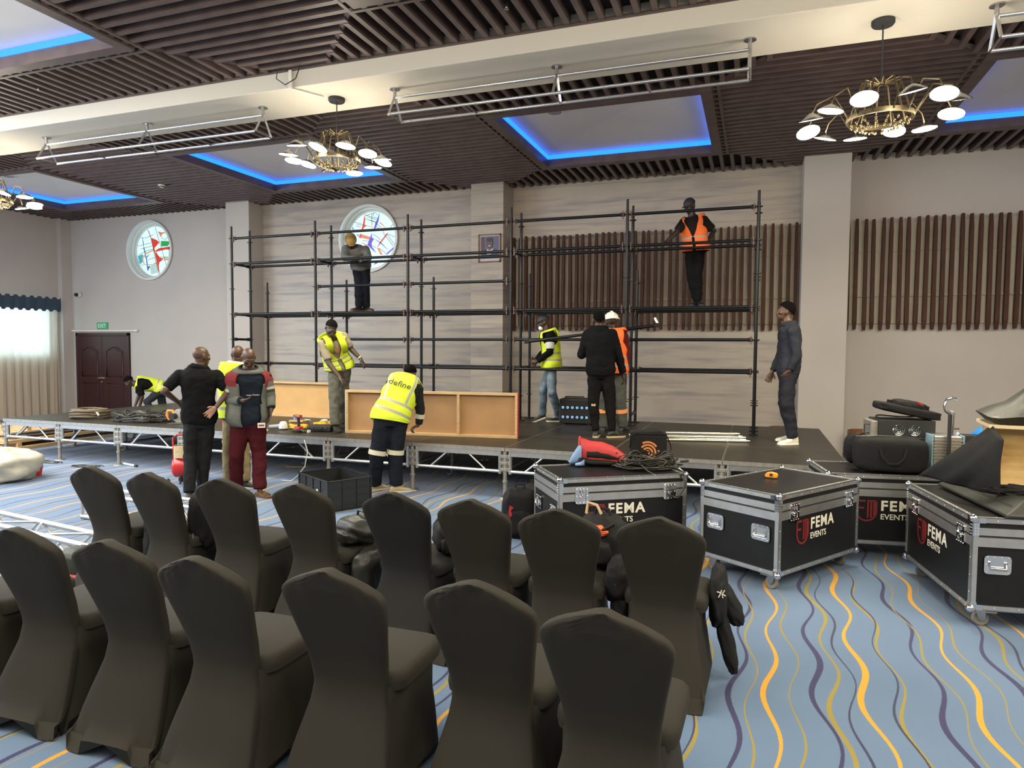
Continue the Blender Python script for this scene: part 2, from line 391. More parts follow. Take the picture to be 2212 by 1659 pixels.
round_window('window_2', -7.945, 4.155, 0.71, [
    (RED, [(525, 175), (532, 240), (522, 320), (552, 340), (515, 362), (478, 430), (470, 420), (492, 350), (510, 260)]),
    (RED, [(455, 462), (480, 462), (470, 520), (440, 520)]), (ORG, [(480, 466), (605, 512), (597, 556), (470, 520)]),
    (PUR, [(742, 150), (726, 270), (690, 370), (655, 425), (665, 370), (685, 300), (710, 250)]),
    (PUR, [(632, 455), (626, 520), (658, 545), (625, 600), (622, 650), (690, 758), (640, 715), (562, 632), (598, 540)]),
    (RED, [(718, 282), (770, 320), (838, 400), (780, 345)]), (RED, [(855, 460), (845, 500), (760, 610), (700, 688), (745, 600), (830, 490)]),
    (ORG, [(705, 690), (730, 690), (785, 790), (750, 790)]), (BLU, [(650, 535), (760, 605), (870, 735), (745, 610)]), (BLU, [(345, 345), (358, 360), (356, 420), (350, 400)]),
    (PUR, [(992, 650), (940, 710), (850, 790), (822, 790), (900, 720)]), (PUR, [(722, 880), (700, 920), (650, 938), (680, 905)]),
    (RED, [(480, 590), (555, 628), (550, 636), (482, 600)]), (RED, [(735, 885), (780, 950), (765, 930)]), (CYA, [(400, 470), (440, 465), (435, 500)]), (RED, [(540, 330), (660, 370), (655, 376), (545, 338)]),
], [[(525, 170), (600, 205), (715, 240)], [(540, 235), (680, 300), (760, 380)], [(632, 165), (634, 340)], [(545, 190), (680, 150), (715, 190)], [(400, 330), (470, 360)], [(415, 310), (520, 330)], [(380, 275), (480, 305)],
    [(790, 455), (935, 670)], [(850, 490), (955, 650)], [(855, 480), (990, 548)], [(900, 390), (945, 330)], [(650, 480), (700, 510), (755, 565)], [(690, 365), (800, 440)], [(600, 630), (690, 680)],
    [(730, 690), (830, 770)], [(495, 560), (590, 580)], [(560, 210), (700, 260)], [(570, 250), (690, 290)], [(655, 150), (657, 200)]],
    (640, 560), (352, 425))

# left wall window with sheer curtain and valance
t = struct(thing('window_3', '', '', (-16.98, 11.75, 2.05))); del t['label']; del t['category']
mb = MB(); mb.box2((-.005, -1.5, -.5), (.01, .5, .75)); mb.build('pane', mat('sky_glass', (.5, .6, .7), .3, emit=(.50, .80, 1.0), es=3.6), t)
mb = MB()
for yy in (-1.5, -.5, .5): mb.box2((0, yy-.025, -.52), (.035, yy+.025, .77))
for zz in (-.52, .77): mb.box2((0, -1.5, zz-.025), (.035, .5, zz+.025))
mb.build('window_frame', mFrameW, t)
def curtain_mat(nm, c, tr):
    m = bpy.data.materials.new(nm); m.use_nodes = True; nt = m.node_tree; N = nt.nodes; L = nt.links
    N.remove(N['Principled BSDF']); d = N.new('ShaderNodeBsdfDiffuse'); q = N.new('ShaderNodeBsdfTranslucent'); mx = N.new('ShaderNodeMixShader')
    d.inputs[0].default_value = (*c, 1); q.inputs[0].default_value = (*c, 1); mx.inputs[0].default_value = tr
    L.new(d.outputs[0], mx.inputs[1]); L.new(q.outputs[0], mx.inputs[2]); L.new(mx.outputs[0], N['Material Output'].inputs[0]); return m
mSheer = curtain_mat('sheer_fabric', (.74, .63, .50), .5); mVal = mat('blue_grey_fabric', (.045, .075, .115), .85, var=.2, vs=10)
ct = thing('curtain', 'sheer beige floor-length curtain with blue-grey valance in the left corner', 'curtain', (-16.8, 11.4, 0))
def cloth_strip(y0, y1, z0, z1, amp, per, n, x=0.0, saw=0.0):
    mb = MB(); k = 12; vs = []
    for i in range(n+1):
        y = y0+(y1-y0)*i/n
        for j in range(k+1):
            f = j/k; a = amp*(0.4+0.6*f)
            xx = x + a*math.sin(y*2*PI/per + 1.5*math.sin(y*3.1)) + .4*a*math.sin(y*2*PI/per*2.3+f*2)
            z = z1+(z0-z1)*f
            if saw and (i//3) % 2 == 0: z += saw*(1 if f < .5 else 1)*(abs(f-.5)*2)
            vs.append((xx, y, z))
    fs = [(i*(k+1)+j, (i+1)*(k+1)+j, (i+1)*(k+1)+j+1, i*(k+1)+j+1) for i in range(n) for j in range(k)]
    return mb.add(vs, fs)
cloth_strip(-1.8, 1.05, 0.02, 2.72, .035, .22, 160).build('sheer', mSheer, ct, smooth=180)
o = cloth_strip(-1.8, 1.08, 2.66, 2.98, .012, .3, 90, x=.06, saw=.045).build('valance', mVal, ct, smooth=60)
s_ = o.modifiers.new('s', 'SOLIDIFY'); s_.thickness = .01

# double door, sign, closer rail, security camera
t = struct(thing('door_1', '', '', (-15.8, 12.9, 0))); del t['label']; del t['category']
mb = MB(); mb.box2((-.92, -.03, 0), (.92, 0, 2.14)); mb.box2((-.92, -.06, 0), (-.86, 0, 2.14)); mb.box2((.86, -.06, 0), (.92, 0, 2.14)); mb.box2((-.92, -.06, 2.06), (.92, 0, 2.14)); mb.build('door_frame', mDoor, t, bevel=.006)
for s in (-1, 1):
    d = MB(); x0, x1 = (-.855, -.006) if s < 0 else (.006, .855)
    d.box2((x0, -.055, .005), (x1, -.03, 2.055)); dl = d.build('door_leaf', mDoor, t, bevel=.005)
    cx = (x0+x1)/2
    def ring(pts, r): return MB().path([(a, -.056, b) for a, b in pts], r, 8, closed=True)
    for (z0, z1, arch) in ((1.02, 1.68, 1), (.16, .84, 0)):
        pts = [(cx-.27, z0), (cx+.27, z0), (cx+.27, z1)]
        if arch: pts += [(cx+.27-.54*i/12, z1+.09*math.sin(PI*i/12)**1.6) for i in range(1, 12)]
        pts += [(cx-.27, z1)]
        ring(pts, .016).build('panel_moulding', mDoor, dl, smooth=60)
        d = MB(); d.prism([((a-cx)*.86+cx, (b-(z0+z1)/2)*.9+(z0+z1)/2) for a, b in pts], -.067, -.05, lambda a, b, dd: (a, dd, b)); d.build('raised_panel', mDoor, dl, bevel=.006)
d = MB(); d.box2((-.09, -.075, .96), (.09, -.055, 1.0)); d.box2((-.14, -.10, .965), (-.02, -.085, .985)); d.box2((.02, -.10, .965), (.14, -.085, .985)); d.lathe([(0, .02), (.022, .02), (.022, 0), (0, 0)], 12, (0, -.06, .88), M=Matrix.Rotation(PI/2, 3, 'X')); d.build('door_handle', mChrome, t)
t = thing('door_track', 'slim white rail fixed along the wall above the dark double door', 'rail', (-15.75, 12.86, 2.19))
MB().box((0, 0, 0), (2.2, .05, .03)).build('rail', mWhite, t); MB().box((1.12, -.005, 0), (.09, .06, .05)).build('end_block', mFrameW, t); MB().box((0, .03, 0), (.3, .03, .03)).build('bracket', mFrameW, t)
mGreen = mat('exit_green', (.02, .22, .09), .4, emit=(.02, .25, .1), es=.35)
t = thing('exit_sign', 'small green EXIT sign on the wall above the double door', 'sign', (-15.8, 12.88, 2.32))
MB().box((0, 0, 0), (.36, .035, .17)).build('plate', mGreen, t, bevel=.004)
text('lettering', 'EXIT', .135, mFrameW, t, frame((0, -.02, -.047), (1, 0, 0), (0, 0, 1)), off=.002, align='CENTER')
t = thing('security_camera', 'small dark dome camera on the wall near the left corner', 'camera', (-16.55, 12.87, 3.12))
MB().lathe([(0, .06), (.055, .06), (.06, 0), (0, 0)], 20, M=Matrix.Rotation(PI/2, 3, 'X')).build('base', mWhite, t, smooth=40)
MB().ell((-.02, -.09, 0), (.05, .05, .05)).build('lens_dome', mBlackS, t, smooth=180)

# slatted wall screens
def slat_screen(x0, x1, y, lab, seed):
    rr = random.Random(seed)
    t = thing('wooden_slat_screen', lab, 'wall screen', ((x0+x1)/2, y, 3.1), 0, 'slatted timber screens on the back wall')
    hw = (x1-x0)/2
    mb = MB(); mb.box2((-hw, .06, -.37), (hw, .10, .37)); mb.box2((-hw, .065, .375), (hw, .10, .86)); mb.box2((-hw, .065, -.84), (hw, .10, -.375)); mb.build('backing_board', mBoard, t, bevel=.004)
    mb = MB(); mb.box2((-hw, .035, -.385), (hw, .07, -.345)); mb.build('rail', mRail, t); MB().box2((-hw, .045, .365), (hw, .07, .385)).build('rail', mRail, t)
    x = -hw+.03
    while x < hw-.02:
        j = rr.uniform(-.012, .012); lean = rr.uniform(-.008, .008); tp = .93+rr.uniform(-.015, .015); bt = -.94+rr.uniform(-.02, .01)
        mb = MB(); wb, wt = .029, .025
        v = []
        for (z, ww, dd) in ((bt, wb*.8, .02), (bt+.14, wb*1.1, .055), (-.2, wb, .06), (.7, wb*.95, .055), (tp, wt*.8, .045)):
            q = x+j+lean*z
            v.append([(q-ww, .04, z), (q+ww, .04, z), (q+ww, .04-dd-.02, z), (q-ww, .04-dd-.02, z)])
        mb.loft(v).build('slat', mSlat, t)
        x += .1285
slat_screen(-4.66, .68, 13.0, 'long brown slatted timber screen on the wall behind the scaffolding', 3)
slat_screen(1.44, 5.2, 13.0, 'brown slatted timber screen on the wall right of the white pillar', 4)

# framed portrait
t = thing('framed_portrait', 'framed portrait photo of a smiling person in dark suit on the centre pillar', 'picture', (-4.98, 12.535, 3.77))
mb = MB(); W_, H_ = .235, .275
for a, b_ in (((-W_, -H_), (W_, -H_+.022)), ((-W_, H_-.022), (W_, H_)), ((-W_, -H_), (-W_+.022, H_)), ((W_-.022, -H_), (W_, H_))): mb.box2((a[0], -.02, a[1]), (b_[0], .012, b_[1]))
mb.build('picture_frame', mat('brown_gilt', (.20, .11, .045), .5), t)
def flat(nm, poly, c, d): MB().prism(poly, d, d-.002, lambda a, b, k: (a, k, b)).build(nm, mat(nm, c, .4), t)
def disc(cx, cz, rx, rz, n=24): return [(cx+rx*math.cos(2*PI*i/n), cz+rz*math.sin(2*PI*i/n)) for i in range(n)]
flat('mount', [(-.22, -.26), (.22, -.26), (.22, .26), (-.22, .26)], (.55, .5, .6), .01)
flat('backdrop', [(-.19, -.20), (.19, -.20), (.19, .235), (-.19, .235)], (.10, .10, .20), .006)
flat('flag', [(-.18, -.06), (-.11, -.10), (-.115, .22), (-.18, .22)], (.10, .025, .04), .003)
flat('suit', [(-.19, -.2), (.19, -.2), (.19, -.06), (.09, -.01), (0, -.05), (-.09, -.02), (-.19, -.07)], (.02, .025, .07), 0)
flat('shirt', [(-.06, -.12), (.03, -.12), (.085, .0), (0, -.045), (-.055, -.01)], (.6, .58, .65), -.003)
flat('face', disc(.0, .095, .068, .105), (.10, .05, .04), -.006)
flat('hair', disc(.0, .165, .066, .045), (.015, .012, .015), -.009)
flat('smile', disc(0, .045, .028, .011, 12), (.6, .55, .5), -.011)

# ---------------------------------------------------------------- ceiling
XT = [(-15.5, -12.7), (-9.42, -6.6), (-3.55, -0.73), (2.45, 5.3)]
FY, NY = (9.05, 11.72), (2.85, 5.6)
PER, SW, SH = .175, .058, .11
ZS = 5.04
mb = MB()
def solid_with_trays(y0, y1, ty):
    xs = [WX0] + [q for a in XT for q in a] + [WX1]
    for i in range(0, len(xs), 2): mb.box2((xs[i], y0, ZS+SH), (xs[i+1], y1, ZS+SH+.04))
    for a, b_ in XT:
        mb.box2((a, y0, ZS+SH), (b_, ty[0], ZS+SH+.04)); mb.box2((a, ty[1], ZS+SH), (b_, y1, ZS+SH+.04))
solid_with_trays(-4.1, 6.8, NY); solid_with_trays(7.6, 13.3, FY)
struct(mb.build('ceiling', mBack))
def slats(y0, y1, ty):
    mb = MB()
    gaps = [(WX0, XT[0][0])] + [(XT[i][1], XT[i+1][0]) for i in range(3)] + [(XT[3][1], WX1)]
    y = y0+PER*.6
    while y < y1-.02:     # rows running along the hall between the trays
        d = max(0, ty[0]-.14-y, y-ty[1]-.14)
        for k, (a, b_) in enumerate(gaps):
            xa = a+.14+d if k else a; xb = b_-.14-d if k < 4 else b_
            if xb-xa > .1: mb.box2((xa, y-SW/2, ZS), (xb, y+SW/2, ZS+SH))
        y += PER
    x = WX0+.1
    while x < WX1:        # rows running towards the wall in front of and behind each tray
        e = 0 if any(a-.14 <= x <= b_+.14 for a, b_ in XT) else min(min(abs(x-a+.14), abs(x-b_-.14)) for a, b_ in XT)
        if y0 < ty[0]-.14-e-.05: mb.box2((x-SW/2, y0, ZS), (x+SW/2, ty[0]-.14-e, ZS+SH))
        if y1 > ty[1]+.14+e+.05: mb.box2((x-SW/2, ty[1]+.14+e, ZS), (x+SW/2, y1, ZS+SH))
        x += PER
    for i, (a, b_) in enumerate(XT):   # mitre strips and tray frames
        for cx, cy, sx, sy, lim in ((a, ty[0], -1, -1, ty[0]-y0), (b_, ty[0], 1, -1, ty[0]-y0), (a, ty[1], -1, 1, y1-ty[1]), (b_, ty[1], 1, 1, y1-ty[1])):
            L_ = min(lim, 1.5)
            mb.path([(cx+sx*.1, cy+sy*.1, ZS+.045), (cx+sx*L_, cy+sy*L_, ZS+.045)], .032, 4, e=(1.0, 1.0))
        for (p, q) in (((a-.14, ty[0]-.14), (b_+.14, ty[0])), ((a-.14, ty[1]), (b_+.14, ty[1]+.14)), ((a-.14, ty[0]), (a, ty[1])), ((b_, ty[0]), (b_+.14, ty[1]))):
            mb.box2((p[0], p[1], ZS-.02), (q[0], q[1], ZS+SH))
        for (p, q) in (((a-.24, ty[0]-.24), (b_+.24, ty[0]-.20)), ((a-.24, ty[1]+.20), (b_+.24, ty[1]+.24)), ((a-.24, ty[0]-.2), (a-.20, ty[1]+.2)), ((b_+.2, ty[0]-.2), (b_+.24, ty[1]+.2))):
            mb.box2((p[0], p[1], ZS-.005), (q[0], q[1], ZS+SH))
    return mb
struct(slats(7.65, 13.12, FY).build('trim_1', mWood)); struct(slats(-2.9, 6.76, NY).build('trim_2', mWood))
def tray(a, b_, ty, nm):
    z1 = ZS+SH+.085
    mb = MB()
    mb.box2((a-.06, ty[0]-.06, ZS+SH), (a-.02, ty[1]+.06, z1)); mb.box2((b_+.02, ty[0]-.06, ZS+SH), (b_+.06, ty[1]+.06, z1))
    mb.box2((a-.02, ty[0]-.06, ZS+SH), (b_+.02, ty[0]-.02, z1)); mb.box2((a-.02, ty[1]+.02, ZS+SH), (b_+.02, ty[1]+.06, z1))
    c = ((a+b_)/2, (ty[0]+ty[1])/2, z1+.10)
    mb.add([(a-.06, ty[0]-.06, z1), (b_+.06, ty[0]-.06, z1), (b_+.06, ty[1]+.06, z1), (a-.06, ty[1]+.06, z1), c], [(0, 4, 1), (1, 4, 2), (2, 4, 3), (3, 4, 0)])
    struct(mb.build(nm, mWhite))
    lt = thing('cove_light_strip', 'blue light strip around the ' + {0: 'far left', 1: 'left centre', 2: 'right centre', 3: 'far right'}[XT.index((a, b_))] + (' tray above the stage' if ty == FY else ' tray nearest the viewer'), 'light strip', ((a+b_)/2, (ty[0]+ty[1])/2, ZS+SH), 0, 'blue cove lights in the ceiling trays')
    hx, hy = (b_-a)/2, (ty[1]-ty[0])/2
    for (p, q) in (((-hx, hy-.012), (hx, hy)), ((-hx, -hy), (hx, -hy+.012)), ((-hx, -hy), (-hx+.012, hy)), ((hx-.012, -hy), (hx, hy))):
        MB().box2((p[0], p[1], .002), (q[0], q[1], .075)).build('strip', mLed, lt)
n_ = 0
for ty in (FY, NY):
    for a, b_ in XT:
        if ty == NY and a > 2: continue
        n_ += 1; tray(a, b_, ty, 'ceiling_tray_%d' % n_)
# the plastered beam between the two ceiling fields
mb = MB(); mb.box2((WX0, 6.78, 4.84), (WX1, 7.64, 5.4)); struct(mb.build('ceiling_beam', mBeam, bevel=.01))
mb = MB(); mb.box2((WX0, 6.755, 5.03), (WX1, 6.785, 5.06)); mb.box2((WX0, 7.635, 5.03), (WX1, 7.66, 5.06)); struct(mb.build('trim_3', mWood))
# ceiling speakers, smoke detector, sprinklers
def ceil_speaker(x, y, z, lab):
    t = thing('ceiling_speaker', lab, 'speaker', (x, y, z), 0, 'round ceiling speakers')
    MB().lathe([(0, -.004), (.105, -.004), (.12, -.012), (.13, 0), (.13, .02), (0, .02)], 32).build('rim', mWhite, t, smooth=40)
    mb = MB(); mb.lathe([(0, -.008), (.1, -.008), (.1, 0), (0, 0)], 32); mb.build('grille', mat('speaker_mesh', (.34, .33, .32), .7), t)
ceil_speaker(-2.85, 9.75, 5.262, 'round white speaker in the ceiling tray above the scaffolding')
ceil_speaker(-14.6, 9.85, 5.285, 'round white speaker in the far left ceiling tray')
t = thing('smoke_detector', 'small white smoke detector under the slatted ceiling between two trays', 'smoke detector', (-11.3, 10.6, 5.035))
MB().lathe([(0, -.05), (.04, -.05), (.06, -.025), (.065, 0), (0, 0)], 20).build('housing', mWhite, t, smooth=40)
MB().lathe([(.045, -.045), (.06, -.03), (.05, -.028)], 20).build('vent_ring', mBlackM, t, smooth=40)
for x, y, l in ((-2.3, 6.2, 'tiny chrome sprinkler head between slats at the top centre'), (-8.6, 6.2, 'tiny chrome sprinkler head between slats at the top left')):
    t = thing('sprinkler', l, 'sprinkler', (x, y, 5.05), 0, 'ceiling sprinklers')
    MB().lathe([(0, .05), (.012, .05), (.012, -.02), (.006, -.03), (.022, -.035), (.022, -.04), (0, -.04)], 12).build('nozzle', mSteel, t)

# hanging tube trusses under the beam
def hung_truss(xs, lab):
    t = thing('lighting_rail', lab, 'truss', (xs[0], 7.2, 4.84), 0, 'tube rails hung under the beam')
    L_ = xs[-1]-xs[0]
    for x in xs:
        q = x-xs[0]
        mb = MB(); mb.lathe([(0, -.012), (.06, -.012), (.06, 0), (0, 0)], 16, (q, 0, 0)); mb.tube((q, 0, -.01), (q, 0, -.09), .02)
        b_ = mb.build('mounting_plate', mSteel, t, smooth=40)
        mb = MB()
        for s in (-1, 1): mb.path([(q, 0, -.08), (q, s*.15, -.34)], .017, 4)
        mb.path([(q, -.15, -.34), (q, .15, -.34)], .012, 4)
        mb.build('triangle_bracket', mSteel, t)
    for (y, z) in ((0, -.1), (-.15, -.34), (.15, -.34)): MB().tube((0, y, z), (L_, y, z), .0165, n=12).build('rail_tube', mChrome, t, smooth=60)
    for k in (.25, .75): MB().tube((L_*k, -.15, -.34), (L_*k, .15, -.34), .012).build('cross_tube', mSteel, t)
hung_truss((-9.85, -7.91, -5.97), 'left triangular steel tube rail hung beneath the white beam')
hung_truss((-4.07, -2.09, -.12), 'middle triangular steel tube rail hung beneath the white beam')
hung_truss((1.93, 3.9, 5.8), 'triangular steel tube rail at the top right corner under the beam')

# chandeliers
def chandelier(x, y, z, R, lab, conduit=False, first=None):
    t = thing('chandelier', lab, 'chandelier', (x, y, 4.84), 0, 'ring chandeliers hung from the beam')
    rr = random.Random(int(x*10)); h = z-4.84
    bulb('chandelier_light', (x, y, z-.30), 68, .25)
    MB().lathe([(0, -.045), (.09, -.045), (.1, -.03), (.1, 0), (0, 0)], 24).build('ceiling_rose', mBlackM, t, smooth=40)
    mb = MB(); mb.path([(0, 0, -.04), (.004, 0, h*.5), (0, 0, h+.3)], .007, 8); mb.build('chain', mBlackM, t)
    mb = MB(); mb.lathe([(.275, h-.02), (.285, h-.02), (.285, h+.025), (.275, h+.025), (.275, h-.02)], 48); mb.build('ring_band', mBrass, t, smooth=40)
    mb = MB()
    for i in range(12):
        a = 2*PI*i/12
        mb.path([(.02*math.cos(a), .02*math.sin(a), h+.32), (.16*math.cos(a), .16*math.sin(a), h+.34), (.27*math.cos(a), .27*math.sin(a), h)], .008, 6)
    for i in range(16):
        a = 2*PI*(i+.3)/16
        for k in range(3): mb.ell((.24*math.cos(a)*(1-k*.2), .24*math.sin(a)*(1-k*.2), h-.05-.02*k), (.012, .012, .018), nu=8, nv=5)
    mb.build('filigree_basket', mBrass, t, smooth=60)
    for i in range(12):
        a = 2*PI*(i+.4)/12+rr.uniform(-.05, .05); r = R*(1+rr.uniform(-.03, .03)); zz = h+rr.uniform(-.02, .05)
        c = V((r*math.cos(a), r*math.sin(a), zz))
        arm = MB(); arm.path([(.28*math.cos(a), .28*math.sin(a), h), (.42*math.cos(a), .42*math.sin(a), h+.22), (r*.93*math.cos(a), r*.93*math.sin(a), zz+.14), c+V((0, 0, .05))], .007, 6)
        ao = arm.build('arm', mBrass, t, smooth=60)
        tl = Matrix.Rotation(rr.uniform(-.35, .35), 3, 'X') @ Matrix.Rotation(rr.uniform(-.25, .25), 3, 'Y')
        MB().lathe([(.02, .06), (.05, .045), (.108, .006), (.113, -.004), (.107, -.002)], 28, c, M=tl).build('lamp_shade', mSteel, ao, smooth=40)
        MB().lathe([(0, -.006), (.06, -.005), (.106, 0), (.05, .006), (0, .006)], 28, c, M=tl).build('lamp', mLamp, ao)
chandelier(1.04, 7.2, 3.95, .62, 'lit chandelier of round lamps hanging at the upper right')
chandelier(-4.9, 7.24, 4.09, .58, 'lit chandelier of round lamps hanging over the scaffolding, left of the middle rail')
chandelier(-11.15, 7.24, 4.02, .58, 'lit chandelier of round lamps cut off by the left edge')
t = thing('cable_conduit', 'white conduit with looped black cable on the beam beside the chandelier', 'cable', (-5.2, 6.76, 4.83))
MB().box2((-.02, -.02, 0), (.02, 0, .2)).build('riser', mWhite, t); MB().path([(0, -.01, -.01), (.2, .36, -.01)], .014, 4).build('run', mWhite, t)
MB().path([(-.02, -.03, .2), (-.14, -.06, .22), (-.15, -.07, .1), (-.02, -.08, .01), (.12, -.07, .07), (.17, -.05, .22)], .006, 6).build('cable_loop', mBlackM, t)
# ---------------------------------------------------------------- stage platform
LX0, MW, FRONT, DK = -11.52, 1.246, 7.55, 0.61
ORD = ['first', 'second', 'third', 'fourth', 'fifth', 'sixth', 'seventh', 'eighth', 'ninth', 'tenth']
def side_truss(L_, M):
    mb = MB(); g = .055
    def T(x, z, y=0): return M @ V((x, y, z))
    def bar(a, b_, r, n=8): mb.path([T(*a), T(*b_)], r, n)
    for z0, z1 in ((.505, .565),):
        c = [T(x, z, y) for z in (z0, z1) for y in (-.02, .02) for x in (g, L_-g)]
        mb.add(c, [(0, 2, 3, 1), (4, 5, 7, 6), (0, 1, 5, 4), (2, 6, 7, 3), (0, 4, 6, 2), (1, 3, 7, 5)])
    bar((g, .32), (L_-g, .32), .021)
    for x in (g+.01, L_-g-.01): bar((x, .29), (x, .56), .023)
    bar((L_*.20, .325), (L_*.38, .51), .012); bar((L_*.80, .325), (L_*.62, .51), .012)
    return mb
def stage_leg(x, y, parent, inner=False):
    mb = MB(); mb.tube((x, y, .012), (x, y, .56), .024, n=12); mb.tube((x, y, .012), (x, y, .3), .019, n=12); mb.tube((x, y, .19), (x, y, .21), .034, n=12)
    lg = mb.build('post', mAluD, parent, smooth=40)
    MB().lathe([(0, .012), (.07, .012), (.075, 0), (0, 0)], 16, (x, y, 0)).build('foot_plate', mAluD, parent)
    mb = MB()
    for z in (.34, .42, .50):
        mb.box((x, y, z), (.062, .055, .035)); mb.box((x-.045, y, z), (.03, .04, .045)); mb.box((x+.045, y, z), (.03, .04, .045))
    mb.box((x-.03, y, .42), (.012, .03, .2)); mb.box((x+.03, y, .42), (.012, .03, .2))
    mb.build('clamp', mAluD, parent, bevel=.004)
for row in range(3):
    for c in range(10):
        lab = ('black-topped aluminium stage section, %s from the left in the %s row' % (ORD[c], ['front', 'middle', 'back'][row]))
        t = thing('stage_section', lab, 'stage', (LX0+c*MW, FRONT+row*1.22, 0), 0, 'stage deck sections')
        MB().box2((.009, .009, .585), (MW-.009, 1.211, DK)).build('deck_board', mDeck, t)
        mb = MB()
        mb.box2((.003, .0, .565), (MW-.003, .03, .6085)); mb.box2((.003, 1.19, .565), (MW-.003, 1.217, .6085)); mb.box2((.003, .03, .565), (.03, 1.19, .6085)); mb.box2((MW-.03, .03, .565), (MW-.003, 1.19, .6085))
        mb.build('edge_frame', mAluD, t)
        side_truss(MW, Matrix.Translation((0, .03, 0))).build('side_truss', mAlu, t, smooth=40)
        if row == 2: side_truss(MW, Matrix.Translation((0, 1.19, 0))).build('side_truss', mAlu, t, smooth=40)
        if c in (0,): side_truss(1.22, Matrix.Translation((.03, 0, 0)) @ Matrix.Rotation(PI/2, 4, 'Z')).build('side_truss', mAlu, t, smooth=40)
        side_truss(1.22, Matrix.Translation((MW-.03, 0, 0)) @ Matrix.Rotation(PI/2, 4, 'Z')).build('side_truss', mAlu, t, smooth=40)

for row in range(4):
    for c in range(11):
        x, y = LX0+c*MW+(.02 if c == 0 else -.02 if c == 10 else 0), FRONT+row*1.22+(.03 if row == 0 else -.03 if row == 3 else 0)
        t = thing('stage_jack', 'adjustable metal stage jack at ' + (['the front', 'the second line under', 'the third line under', 'the rear'][row]) + ' of the stage, ' + (ORD[c]+' from the left' if c < 10 else 'rightmost'), 'stage support', (x, y, 0), 0, 'stage jacks')
        stage_leg(0, 0, t)

# ---------------------------------------------------------------- scaffolding
PX = [-9.037+1.8073*i for i in range(6)]; RY = [10.008, 10.483, 10.958]
ZK = lambda k: 1.937+.457*k
sca = thing('scaffolding', 'black modular steel scaffolding frame standing along the back of the stage', 'scaffolding', (0, 0, DK))
def tubeB(a, b_, r=.0235): 
    mb = MB(); mb.tube((a[0], a[1], a[2]-DK), (b_[0], b_[1], b_[2]-DK), r, n=12); return mb
for i, x in enumerate(PX):
    for j, y in enumerate(RY):
        top = 3.985 if j < 2 else 3.06
        if i == 5 and j == 2: top = 3.75
        if j == 2 and i == 5: pass
        mb = tubeB((x, y, DK+.02), (x, y, top-.16)); mb.tube((x, y, top-.17-DK), (x, y, top-DK), .0185, n=12)
        st = mb.build('standard', mBlackPipe, sca, smooth=50)
        for k in range(-2, 5):
            z = ZK(k)-DK
            if z+DK < top-.1: MB().lathe([(.022, -.005), (.052, -.005), (.052, .005), (.022, .005)], 12, (x, y, z)).build('rosette', mBlackPipe, st)
        MB().box((x, y, .008), (.12, .12, .016)).build('base_plate', mBlackPipe, st)
def ledger(a, b_, z, along='x', wedge=True):
    d = V((b_[0]-a[0], b_[1]-a[1], 0)); d.normalize(); p = V((a[0], a[1], 0))+d*.04; q = V((b_[0], b_[1], 0))-d*.04
    lo = tubeB((p.x, p.y, z), (q.x, q.y, z), .0225).build('ledger' if along == 'x' else 'transom', mBlackPipe, sca, smooth=50)
    for e, s in ((p, 1), (q, -1)):
        c = e+d*s*.03; mb = MB()
        mb.box((c.x, c.y, z-DK), (.055 if along == 'x' else .035, .035 if along == 'x' else .055, .06))
        mb.build('ledger_head', mBlackPipe, lo)
    if wedge:
        for e, s in ((p, 1), (q, -1)):
            c = e+d*s*.02; mb = MB()
            mb.box((c.x, c.y-.032, z-DK+.02), (.012, .006, .07)); mb.box((c.x, c.y-.02, z-DK-.045), (.014, .03, .04)); mb.build('wedge_pin', mWedge, lo)
for i, n_y in ((1, 10.66), (1, 10.79), (4, 10.66), (4, 10.79)): ledger((PX[i], n_y), (PX[i+1], n_y), ZK(1), wedge=False)
for i in range(5):
    for k, j in ((4, 0), (3, 0), (3, 1), (1, 0), (1, 1), (1, 2), (-1, 0), (-1, 2)):
        if k == -1 and j == 0 and i == 0: continue
        ledger((PX[i], RY[j]), (PX[i+1], RY[j]), ZK(k))
    if i >= 1: ledger((PX[i], RY[0]), (PX[i+1], RY[0]), ZK(0))
    if i in (1, 2): ledger((PX[i], RY[0]), (PX[i+1], RY[0]), ZK(2))
for i in range(6):
    for k, j in ((3, 0), (1, 0), (1, 1), (-1, 1)): ledger((PX[i], RY[j]), (PX[i], RY[j+1]), ZK(k), 'y', False)
ledger((PX[0], RY[0]), (PX[0], RY[1]), ZK(0), 'y', False)
ledger((PX[4], RY[1]), (PX[4], RY[2]), .78, 'y', False)
t = thing('scaffold_tube', 'loose black scaffold tube held slanting across the frame by the workers', 'tube', (-3.25, 9.72, 1.90))
MB().tube((0, 0, 0), (1.96, -.06, .235), .0225, n=12).build('tube', mBlackPipe, t, smooth=50)
MB().box((1.93, -.06, .30), (.03, .03, .09), M=Matrix.Rotation(-.5, 3, 'Y')).build('end_wedge', mFrameW, t)
MB().box((1.95, -.06, .235), (.07, .05, .06)).build('end_head', mBlackPipe, t); MB().box((0, 0, 0), (.07, .05, .06)).build('end_head', mBlackPipe, t)

